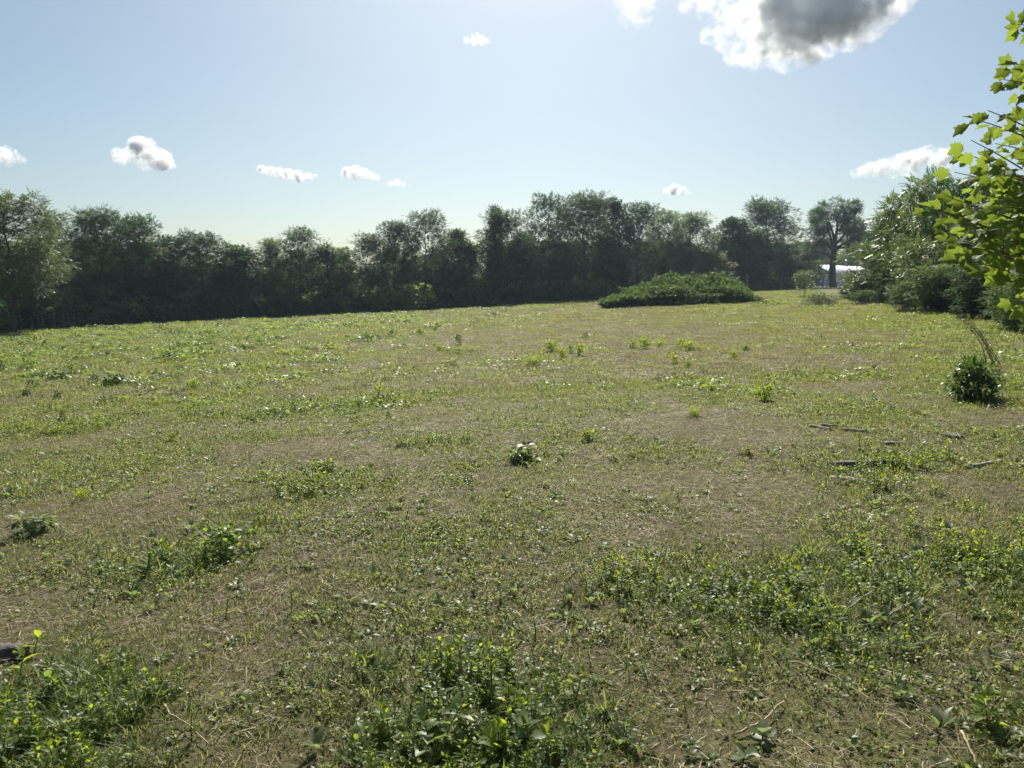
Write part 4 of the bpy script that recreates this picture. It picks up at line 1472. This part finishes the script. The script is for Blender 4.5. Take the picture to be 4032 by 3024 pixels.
WEEDS = [
    ('bright green leafy weed at the middle of the field, taller of the central pair', 'bright', 2170, 1385, 70, 52),
    ('wide feathery green weed just below the central bright one', 'bright2', 2100, 1440, 100, 72),
    ('small lime weed beside the wide feathery central one', 'bright', 2215, 1412, 42, 46),
    ('olive weed between the central pair and the thin spike', 'weed', 2247, 1390, 38, 36),
    ('thin upright spike of leaves next to the central weeds', 'upright', 2282, 1402, 24, 62),
    ('low dark flat weed alone above the central pair', 'dark', 2303, 1330, 40, 18),
    ('yellow-green weed starting the row between centre and thicket', 'yellow', 2492, 1370, 40, 36),
    ('two-tone leafy weed second in the row, with a tall thin shoot', 'bright', 2540, 1372, 44, 50),
    ('loose pale weed third in the row toward the thicket', 'bright2', 2595, 1365, 62, 40),
    ('compact lime bush, largest of the row toward the thicket', 'bright', 2680, 1368, 50, 40),
    ('rounded lime bush right below the largest of the row', 'bright', 2712, 1380, 58, 42),
    ('sparse weed ending the row toward the thicket', 'bright2', 2752, 1380, 34, 32),
    ('vivid yellow-green shoot under the row of lime bushes', 'yellow', 2655, 1432, 34, 46),
    ('tiny yellow tuft touching the vivid shoot', 'yellow', 2632, 1396, 22, 20),
    ('small bushy weed below and past the vivid shoot', 'bright', 2710, 1446, 34, 32),
    ('pale feathery weed low between two small bushes', 'feather', 2770, 1472, 42, 34),
    ('paired small weed in the brown patch', 'weed', 2765, 1530, 40, 36),
    ('twiggy companion of the paired weed in the brown patch', 'upright', 2802, 1545, 26, 40),
    ('bushy green weed beside a dark clod in the open field', 'bright', 2890, 1414, 34, 40),
    ('faint greyish weed above the one by the dark clod', 'weed', 2932, 1382, 48, 26),
    ('upright bright sprout alone before the thicket, with big lower leaves', 'upright', 3010, 1580, 44, 78),
    ('spreading yellow-green weed casting a shadow on brown ground', 'bright2', 2735, 1640, 80, 58),
    ('slim grey-green weed in short grass of the mid field', 'upright', 2316, 1735, 44, 52),
    ('yellow-leaved sprig above the weathered timber', 'yellow', 2936, 1790, 56, 44),
    ('broad-leaved grey rosette standing in the mid field', 'grey', 2055, 1815, 110, 66),
    ('low yellowing weed in the mid field past the rosette', 'yellow', 2480, 1735, 36, 30),
    ('leafy weed in the mid field with one white leaf shine', 'weed', 1420, 1610, 70, 44),
    ('dark little weed below the mid field leafy one', 'dark', 1530, 1648, 24, 28),
    ('small dark rosette in the front middle of the field', 'dark', 1845, 1905, 60, 34),
    ('dark round little bush, highest up the slope near the treeline', 'dark', 1600, 1278, 26, 18),
    ('small light bush just above the dark round one on the slope', 'weed', 1622, 1256, 20, 16),
    ('dark bush in the weedy strip below the round one', 'weed', 1543, 1325, 50, 34),
    ('wide leafy weed at the end of the weedy strip', 'weed', 1450, 1352, 80, 46),
    ('bluish bush topping the end of the weedy strip', 'weed', 1656, 1322, 50, 30),
    ('small bluish bush past the end of the weedy strip', 'weed', 1712, 1306, 36, 24),
    ('neat egg-shaped dark weed alone on brown ground', 'dark', 1806, 1360, 34, 40),
    ('thin weed next to the egg-shaped dark one', 'upright', 1733, 1384, 24, 28),
    ('brownish clump below the egg-shaped dark weed', 'yellow', 1783, 1440, 50, 30),
    ('flat dark weed at the brown edge of the weedy strip', 'dark', 1297, 1374, 40, 24),
    ('small dark weed beside the flat one of the strip', 'dark', 1186, 1388, 26, 24),
    ('rounded bush with glossy leaves in the weedy strip centre', 'weed', 1026, 1360, 56, 32),
    ('smaller bush behind the rounded strip bush', 'weed', 1046, 1328, 34, 22),
    ('dome-shaped glossy bush in the strip before the treeline dip', 'weed', 796, 1396, 56, 38),
    ('long leafy clump, biggest of the weedy strip', 'weed', 678, 1428, 130, 52),
    ('glittering clump below the biggest strip clump', 'grey', 455, 1515, 96, 50),
    ('low dark clump touching the glittering one', 'dark', 370, 1510, 56, 30),
    ('bushy weed with dark base in the weedy corner', 'weed', 280, 1472, 64, 46),
    ('feathery yellow-topped bush in the weedy corner', 'feather', 112, 1460, 110, 66),
    ('dark bush cut by the picture edge in the weedy corner', 'dark', 2, 1470, 44, 50),
    ('glossy spreading clump below the feathery bush', 'weed', 132, 1522, 80, 36),
    ('flat glossy clump in line with the spreading one', 'grey', 240, 1496, 84, 36),
    ('bright green weed with a yellow neighbour', 'bright', 765, 1530, 60, 44),
    ('yellow twiggy weed under the bright green one', 'yellow', 756, 1568, 44, 34),
    ('compact yellow-green weed on brown ground', 'bright', 615, 1602, 32, 28),
    ('dark upright weed standing on bare soil with a clear shadow', 'dark', 243, 1668, 36, 48),
    ('little dome of fine weed leaves in the corner field', 'dark', 230, 1566, 46, 26),
    ('dark green tuft among yellowing weeds', 'dark', 406, 1590, 36, 26),
    ('tiny yellow sprout on brown soil', 'yellow', 316, 1576, 22, 22),
    ('pale spotted weed in the corner field', 'grey', 104, 1560, 40, 36),
    ('small weed with yellowish leaves held over bare soil', 'yellow', 678, 1740, 60, 42),
    ('knee-high dark leafy weed in front of the corner field', 'bright2', 322, 1975, 70, 74),
    ('fan of coarse green grass blades and docks', 'upright', 1270, 1860, 70, 60),
    ('dark far weed below the brush pile', 'dark', 176, 1360, 24, 20),
    ('small dark weed pair up the slope past the brush pile', 'dark', 245, 1346, 26, 18),
    ('leafy clump at front with a pale round leaf beside it', 'weed', 900, 2190, 260, 130),
    ('broad-leaved clump with white leaf shine near the picture edge', 'grey', 130, 2110, 140, 84),
]
for w_ in WEEDS:
    weed(*w_)

# dark feathery sprout and dead stalks beside the thicket
p = g40(3830, 1575)
s = p[1] / FPX * K40
t = thing('ailanthus_sprout', 'dense dark sprout with drooping feathery leaves under the leaning dead stalks', 'sapling', tuple(p), 0.6, (185 * s / 1.15, 185 * s / 1.15, 170 * s))
w_, l_ = gen_shrub(61, n=900, leaf=LANCE, lsize=(.13, .22), W=1.15, stems=10)
obj('stem', w_.mesh('sprout_stem', M['stem']), t)
obj('foliage', l_.mesh('sprout_foliage', M['dark_leaf']), t)


def dead_stalks():
    rs = np.random.RandomState(8)
    base = g40(3925, 1440)
    x, y, z = base
    s = y / FPX * K40
    t = thing('dead_stalks', 'leaning brown dead stalks with fine twigs above the dark feathery sprout', 'dead stalks', (x, y, z))

    def P(sx, sy, dy=0):
        q = at_depth(sx * K40, sy * K40, y + dy)
        return np.array([q[0] - x, dy, q[2] + Z0 - z])
    for k in range(7):
        a = Acc()
        b = P(3880 + rs.uniform(0, 60), 1435, rs.uniform(-.2, .2))
        b[2] = gzf(b[0] + x, b[1] + y) - z
        tip = P(rs.uniform(3735, 3800), rs.uniform(1185, 1290), rs.uniform(-.4, .4))
        mid = P(rs.uniform(3865, 3900), rs.uniform(1300, 1345))
        pts = bez(b, mid, tip, 10)
        tube(a, pts, np.linspace(.007, .002, 10), 5)
        for q in range(5):
            i = rs.randint(4, 10)
            e = pts[i] + rs.normal(size=3) * [.12, .1, .08]
            tube(a, np.array([pts[i], (pts[i] + e) / 2 + [0, 0, .02], e]), [.003, .002, .001], 4)
        obj('stalk', a.mesh('stalk', M['twig']), t)


dead_stalks()

# ------------------------------------------------------------------ boards, log, sticks lying in the grass
def plank(label, a40, b40, width, thick, mat, name='old_board', cat='board', lift=.0, taper=.15, seed=1):
    A, B = g40(*a40), g40(*b40)
    d = B - A
    ln = float(np.linalg.norm(d))
    mid = (A + B) / 2
    rs = np.random.RandomState(seed)
    acc = Acc()
    n = 9
    xs = np.linspace(-ln / 2, ln / 2, n)
    rings = []
    for i, xx in enumerate(xs):
        k = 1 - taper * i / (n - 1)
        w = width * k * rs.uniform(.86, 1.08) / 2
        h = thick * rs.uniform(.85, 1.1)
        if i in (0, n - 1):
            w *= rs.uniform(.55, .9)
        e = rs.normal(size=4) * .004
        rings.append([(xx + e[0], -w, 0), (xx + e[1], w, 0), (xx + e[2], w * .94, h), (xx + e[3], 0, h * 1.04), (xx, -w * .94, h)])
    V = np.array(rings).reshape(-1, 3)
    Q = [(i * 5 + j, i * 5 + (j + 1) % 5, (i + 1) * 5 + (j + 1) % 5, (i + 1) * 5 + j) for i in range(n - 1) for j in range(5)]
    acc.add(V, [np.array(Q), np.array([(4, 3, 2, 1, 0), tuple((n - 1) * 5 + j for j in range(5))])])
    o = obj(name, acc.mesh(name, M[mat]), None, (mid[0], mid[1], mid[2] + lift), (rs.normal() * .06, -math.atan2(d[2], math.hypot(d[0], d[1])), math.atan2(d[1], d[0])))
    tag(o, label, cat)
    return o


plank('thick dark weathered timber with a broken end lying in the grass', (3290, 1838), (3540, 1832), .11, .05, 'board_dark', 'weathered_timber', 'timber', lift=-.006, taper=.5, seed=2)
plank('flat grey-brown board just in front of the dark timber', (3268, 1890), (3412, 1902), .085, .022, 'board', seed=3)
plank('thin pale lath beyond the timber, slanting toward the thicket', (3190, 1682), (3272, 1698), .05, .025, 'board', seed=4)
plank('thin dark lath lying next to the pale slanting one', (3232, 1680), (3298, 1683), .08, .03, 'board_dark', seed=5)
plank('narrow grey stick of lumber beside bright leaf litter', (3322, 1698), (3412, 1708), .05, .03, 'board', seed=6)
plank('short dark splintered slab on the bare patch', (3728, 1716), (3778, 1732), .14, .03, 'board_dark', seed=7)
plank('pale slat on the bare patch near the picture edge', (3824, 1848), (3940, 1826), .05, .025, 'board', seed=8)
plank('dark half-buried board between thin lath and timber', (3470, 1752), (3540, 1757), .10, .03, 'board_dark', seed=9)


def log():
    A, B = g40(-150, 2625), g40(118, 2590)
    d = B - A
    rs = np.random.RandomState(4)
    n = 16
    t = np.linspace(0, 1, n)[:, None]
    c = A + d * t
    ang = np.linspace(0, 2 * np.pi, 14, endpoint=False)
    u = d / np.linalg.norm(d)
    sd = np.cross(u, [0, 0, 1]); sd /= np.linalg.norm(sd)
    V = []
    for i in range(n):
        r = .062 * (1 - .35 * t[i, 0] ** 2) * (1 if 0 < i < n - 1 else .6)
        for a_ in ang:
            rr = r * (1 + .5 * vnoise(i * .9 + 3, a_ * 2.3, 1) - .25 + rs.normal() * .10)
            V.append(c[i] - A + sd * math.cos(a_) * rr + np.array([0, 0, 1]) * (math.sin(a_) * rr + .015))
    Q = [(i * 14 + j, i * 14 + (j + 1) % 14, (i + 1) * 14 + (j + 1) % 14, (i + 1) * 14 + j) for i in range(n - 1) for j in range(14)]
    me = mk_mesh('fallen_log', np.array(V), [np.array(Q), np.array([list(range(14))[::-1], [(n - 1) * 14 + j for j in range(14)]])], M['log'])
    o = obj('fallen_log', me, None, tuple(A))
    tag(o, 'dark rotten log end lying in weeds at the picture edge', 'log')


log()


def stick(label, pts40, r, mat='dry_stem', name='dry_stalk', cat='stalk', h=.02):
    P = np.array([g40(*q) for q in pts40])
    P[:, 2] += h
    o0 = P[0].copy()
    t = np.linspace(0, 1, len(P)); tt = np.linspace(0, 1, 12)
    Q = np.stack([np.interp(tt, t, P[:, j]) for j in range(3)], 1) - o0
    Q[:, 2] += np.sin(tt * 3.1) * .008 + np.random.RandomState(len(label)).normal(size=12) * .003
    a = Acc()
    tube(a, Q, np.linspace(r * .65, r * .35, 12), 6)
    o = obj(name, a.mesh(name, M[mat], True), None, tuple(o0))
    tag(o, label, cat)


stick('long straight pale dry stalk lying across the bare front corner', [(3112, 2623), (3280, 2700), (3446, 2801)], .005)
stick('thick pale dry stick slanting near the bottom picture edge', [(2900, 2930), (3000, 2870), (3086, 2790)], .008)
stick('short white stalk standing out at the bottom corner', [(3782, 2930), (3810, 2970), (3845, 3040)], .008)
stick('bent dry stem curving through weeds by the bottom edge', [(650, 2791), (672, 2850), (735, 2890), (830, 2985)], .006)
stick('thin brown twig on the bare strip before the yellow leaves', [(2120, 2430), (2200, 2442), (2290, 2460)], .004, 'twig')
stick('pale stem lying on straw past the log', [(160, 2205), (230, 2170), (320, 2150)], .004)

# ------------------------------------------------------------------ front plants with separately built leaves
LEAF_ME = {}


def one_leaf(kind, mat):
    k = (kind, mat)
    if k not in LEAF_ME:
        T = {'lance': LANCE, 'wide': LANCE_W, 'oval': OVAL}[kind]
        LEAF_ME[k] = mk_mesh('leaf', T[0], T[1], M[mat])
    return LEAF_ME[k]


def front_plant(label, sx, sy, h40, nl, l, kind, mat, stems=1, seed=0, cat='weed'):
    rs = np.random.RandomState(seed * 17 + 5)
    p = g40(sx, sy)
    s = p[1] / FPX * K40
    h = h40 * s
    t = thing('leafy_weed', label, cat, tuple(p), rs.rand() * 6, None, 'leafy weeds close to the camera')
    for q in range(stems):
        base = np.array([rs.normal() * .025, rs.normal() * .025, -.01]) * (stems > 1)
        tip = base + np.array([rs.normal() * .22 * h, rs.normal() * .22 * h, h * rs.uniform(.75, 1.05)])
        pts = bez(base, (base + tip) / 2 + rs.normal(size=3) * .05 * h, tip, 6)
        a = Acc(); tube(a, pts, np.linspace(.0034, .0015, 6), 5)
        obj('stem', a.mesh('stem', M['stem'], True), t)
        for k in range(nl):
            f = .15 + .85 * k / max(1, nl - 1)
            c = np.array([np.interp(f, np.linspace(0, 1, 6), pts[:, j]) for j in range(3)])
            ang = k * 2.4 + q + rs.rand() * .6
            el = .05 + .9 * f ** 2 + rs.normal() * .2
            d = np.array([math.cos(ang) * math.cos(el), math.sin(ang) * math.cos(el), math.sin(el)])
            u = np.array([-math.cos(ang) * math.sin(el), -math.sin(ang) * math.sin(el), math.cos(el)]) + rs.normal(size=3) * .25
            ll = l * rs.uniform(.65, 1.1) * (1.05 - .4 * f)
            Rm = frames(d[None], u[None], np.array([ll]))[0]
            mw = Matrix.Identity(4)
            for i in range(3):
                for j in range(3):
                    mw[i][j] = Rm[i, j]
                mw[i][3] = c[i]
            o = obj('leaf', one_leaf(kind, mat), t)
            o.matrix_local = mw


FP = [
    ('yellow-green sapling weed at bottom centre with pointed toothed leaves', 1560, 2935, 140, 13, .075, 'wide', 'bright_leaf', 2),
    ('tall wide-leaved weed beside the bottom centre sapling, with two broad upright leaves', 1700, 2960, 210, 9, .11, 'wide', 'weed_leaf', 2),
    ('slim grey-leaved stalk weed rising highest at bottom centre', 1725, 2880, 240, 10, .08, 'lance', 'grey_leaf', 1),
    ('yellow-tipped weed with one orange leaf at bottom centre', 1800, 2940, 150, 10, .06, 'wide', 'yellow_leaf', 2),
    ('fine-leaved silvery upright weed at bottom centre', 1865, 2890, 150, 14, .055, 'lance', 'grey_leaf', 1),
    ('bright leafy weed with flat layered leaves, bottom centre toward the dry stick', 1960, 2990, 150, 12, .07, 'wide', 'bright_leaf', 3),
    ('lime seedling with fresh leaves above the layered weed', 2050, 2800, 110, 9, .065, 'wide', 'bright_leaf', 2),
    ('grey woolly weed with upright tongue-shaped leaves', 2110, 2970, 130, 9, .10, 'wide', 'grey_leaf', 2),
    ('green tongue-leaved weed in the last row before the bottom edge', 2180, 3000, 120, 9, .08, 'lance', 'bright_leaf', 2),
    ('fresh weed standing alone past the bottom centre group', 2265, 2770, 110, 9, .07, 'wide', 'bright_leaf', 1),
    ('pair of dark-leaved seedlings in straw above the bottom group', 1960, 2700, 80, 9, .07, 'wide', 'grey_leaf', 2),
    ('lime weed with drooping leaves at bottom centre toward the bent stem', 1480, 3005, 130, 11, .07, 'wide', 'small_leaf', 2),
    ('big-leaved seedling over the log end', 130, 2590, 70, 6, .10, 'wide', 'bright_leaf', 1),
    ('single upright broad leaf plant under the log', 75, 2705, 100, 5, .12, 'wide', 'bright_leaf', 1),
    ('yellowing seedling in the corner group past the log', 420, 2650, 80, 8, .07, 'wide', 'yellow_leaf', 1),
    ('lime seedling with two upright leaves below the corner group', 335, 2830, 100, 7, .07, 'wide', 'bright_leaf', 1),
    ('leafy corner weed with shining pale leaves', 200, 2760, 100, 12, .07, 'oval', 'weed_leaf', 3),
    ('round-leaved weed at the very bottom corner', 60, 3005, 90, 9, .09, 'oval', 'weed_leaf', 2),
    ('yellow-green nettle-like weed alone in the bare front corner', 3890, 2880, 150, 13, .075, 'wide', 'bright_leaf', 2),
    ('flat grey rosette on bare soil near the short white stalk', 3590, 2770, 40, 9, .07, 'oval', 'grey_leaf', 2),
    ('dark glossy rosette at the bottom by the thick dry stick', 2960, 2990, 60, 10, .08, 'oval', 'grey_leaf', 2),
    ('small yellow sprig in the dry litter of the front middle', 2415, 1810, 40, 7, .09, 'wide', 'yellow_leaf', 1),
]
for i, f in enumerate(FP):
    front_plant(*f, seed=i)

# ------------------------------------------------------------------ clouds
def cloud_mat(name, dens, nscale, thr, g):
    m, nt, N, L, out = new_mat(name)
    at = N.new('ShaderNodeAttribute'); at.attribute_name = 'density'
    geo = N.new('ShaderNodeNewGeometry')
    n = noise_node(N, L, nscale, 8, .7, geo.outputs['Position'])
    amp = N.new('ShaderNodeMath'); amp.operation = 'MULTIPLY_ADD'; amp.inputs[1].default_value = 2.3; amp.inputs[2].default_value = -.72
    L.new(n.outputs[0], amp.inputs[0])
    mr = N.new('ShaderNodeMapRange'); mr.inputs[1].default_value = thr; mr.inputs[2].default_value = thr + .6
    a = N.new('ShaderNodeMath'); a.operation = 'MULTIPLY_ADD'; a.inputs[1].default_value = .42
    L.new(at.outputs['Fac'], a.inputs[0]); L.new(amp.outputs[0], a.inputs[2])
    L.new(a.outputs[0], mr.inputs[0])
    mul = N.new('ShaderNodeMath'); mul.operation = 'MULTIPLY'; L.new(mr.outputs[0], mul.inputs[0]); L.new(at.outputs['Fac'], mul.inputs[1])
    mul2 = N.new('ShaderNodeMath'); mul2.operation = 'MULTIPLY'; L.new(mul.outputs[0], mul2.inputs[0]); mul2.inputs[1].default_value = dens
    pv = N.new('ShaderNodeVolumePrincipled')
    pv.inputs['Color'].default_value = (.978, .989, 1.0, 1)  # droplets are white; the faint blue here stands in for airlight
    pv.inputs['Anisotropy'].default_value = g
    pv.inputs['Density Attribute'].default_value = ''
    L.new(mul2.outputs[0], pv.inputs['Density'])
    L.new(pv.outputs[0], out.inputs['Volume'])
    return m


def icos(n=2):
    bm_v = [(0, 0, 1)]
    import bmesh
    bm = bmesh.new()
    bmesh.ops.create_icosphere(bm, subdivisions=n, radius=1)
    V = np.array([v.co[:] for v in bm.verts]); F = np.array([[v.index for v in f.verts] for f in bm.faces])
    bm.free()
    return V, F


ICO = icos(2)


def cloud(label, blobs, dist, dens, seed, thick=2.0, thr=.54, res=90, flat=1.0, g=.25):
    rs = np.random.RandomState(seed)
    s = dist / FPX * K22
    acc = Acc()
    ctr = np.mean([at_depth(b[0] * K22, b[1] * K22, dist) for b in blobs], axis=0)
    for bx, by, r in blobs:
        c = at_depth(bx * K22, by * K22, dist) - ctr
        R_ = r * s * 1.4
        c[1] += rs.normal() * R_ * .5
        acc.add(ICO[0] * np.array([R_, R_ * thick, R_ * flat]) + c, [ICO[1]])
        for k in range(3):
            d = rnd_dirs(rs, 1)[0]
            acc.add(ICO[0] * R_ * rs.uniform(.35, .6) + c + d * R_ * np.array([.85, .7, .7 * flat]), [ICO[1]])
    mat = cloud_mat('cloud_vapour', dens, 1.0 / (np.mean([b[2] for b in blobs]) * s * .55), thr, g)
    me = acc.mesh('cloud_shape', mat)
    src = bpy.data.objects.new('cloud_shape', me)
    vol = bpy.data.volumes.new('cloud')
    vol.materials.append(mat)
    o = obj('cloud', vol, None, tuple(ctr + [0, 0, Z0]))
    src.location = o.location
    tag(o, label, 'cloud', 'clouds in the sky')
    md = o.modifiers.new('fill', 'MESH_TO_VOLUME')
    md.object = src
    md.density = 1.0
    md.resolution_mode = 'VOXEL_AMOUNT'
    md.voxel_amount = res
    md.interior_band_width = float(np.mean([b[2] for b in blobs]) * s * .8)
    return o


cloud('big dark-bellied cloud with bright frayed edges at the top of the sky',
      [(1640, 95, 34), (1690, 62, 55), (1770, 42, 62), (1850, 18, 62), (1920, -12, 46), (1620, 50, 40), (1700, -20, 60), (1800, -50, 70), (1900, -70, 50), (1960, -20, 20), (1740, 66, 40), (1815, 50, 42), (1885, 32, 38), (1660, 20, 55), (1700, 84, 34), (1775, 74, 26), (1850, 58, 24),
       (1530, 78, 17), (1560, 96, 18), (1560, 62, 20), (1598, 112, 20), (1590, 20, 30), (1540, -10, 26), (1500, -4, 24), (1520, 22, 18)], 3600, .10, 1, res=170, thr=.46, g=.32, thick=1.2)
cloud('fleecy cloud patch at the top of the sky, next to the big dark one', [(1370, 18, 38), (1348, -2, 32), (1392, -14, 36), (1370, 46, 18), (1405, 15, 16), (1340, 20, 15)], 3700, .022, 2, res=110, g=.3, thick=1.0)
cloud('triangular puffy cloud with blue-grey middle above the low part of the treeline',
      [(252, 344, 10), (268, 338, 13), (292, 338, 15), (316, 324, 20), (332, 340, 20), (352, 344, 15), (370, 356, 8), (310, 350, 14), (322, 306, 9)], 6500, .10, 3, thr=.50)
cloud('cloud cut off by the picture edge above the corner tree', [(2, 335, 15), (22, 334, 13), (-22, 335, 18), (34, 342, 9), (10, 345, 12)], 6800, .08, 4, thr=.50, res=70)
cloud('long thin sloping cloud above the open-crowned tree', [(566, 366, 9), (585, 370, 10), (604, 374, 10), (625, 378, 11), (645, 382, 11), (664, 380, 8), (682, 380, 5)], 7400, .09, 5, thr=.50)
cloud('small domed cloud with a grey base past the long thin one', [(752, 374, 11), (768, 371, 12), (786, 374, 10), (802, 380, 8), (815, 384, 6), (768, 382, 9)], 7400, .10, 6, thr=.50, res=70)
cloud('tiny white wisp trailing the small domed cloud', [(842, 396, 6), (858, 395, 7), (872, 398, 5), (885, 400, 3)], 7600, .025, 7, g=.45, res=60)
cloud('little white cap cloud just above the light treetops', [(1456, 409, 10), (1440, 413, 7), (1474, 412, 8), (1488, 416, 4)], 8200, .09, 8, thr=.50, res=60)
cloud('brilliant white scrap of cloud high in mid sky', [(1008, 87, 6), (1024, 88, 7), (1040, 86, 8), (1032, 76, 5), (1052, 90, 5), (1020, 74, 4)], 4500, .035, 9, thr=.50, g=.5, res=60)
cloud('broad pale cloud low in the sky over the thicket',
      [(1858, 372, 11), (1885, 364, 15), (1915, 360, 17), (1945, 352, 18), (1980, 346, 20), (2018, 346, 18), (1935, 376, 12), (1980, 366, 15), (2000, 328, 12), (2045, 352, 12)], 7000, .06, 10, thr=.52, res=110)

# ------------------------------------------------------------------ haze
HZ = Acc()
box(HZ, (0, 1000, 14), (5600, 4800, 100))
hm, nt, N_, L_, out_ = new_mat('hazy_air')
pv = N_.new('ShaderNodeVolumePrincipled')
pv.inputs['Color'].default_value = (.62, .82, 1.0, 1)
pv.inputs['Density'].default_value = 0.0003
pv.inputs['Anisotropy'].default_value = 0.35
L_.new(pv.outputs[0], out_.inputs['Volume'])
hz = obj('haze', HZ.mesh('haze', hm))
tag(hz, 'pale summer haze hanging over the whole field', 'haze', kind='stuff')
hz.location.z = -14 - 35
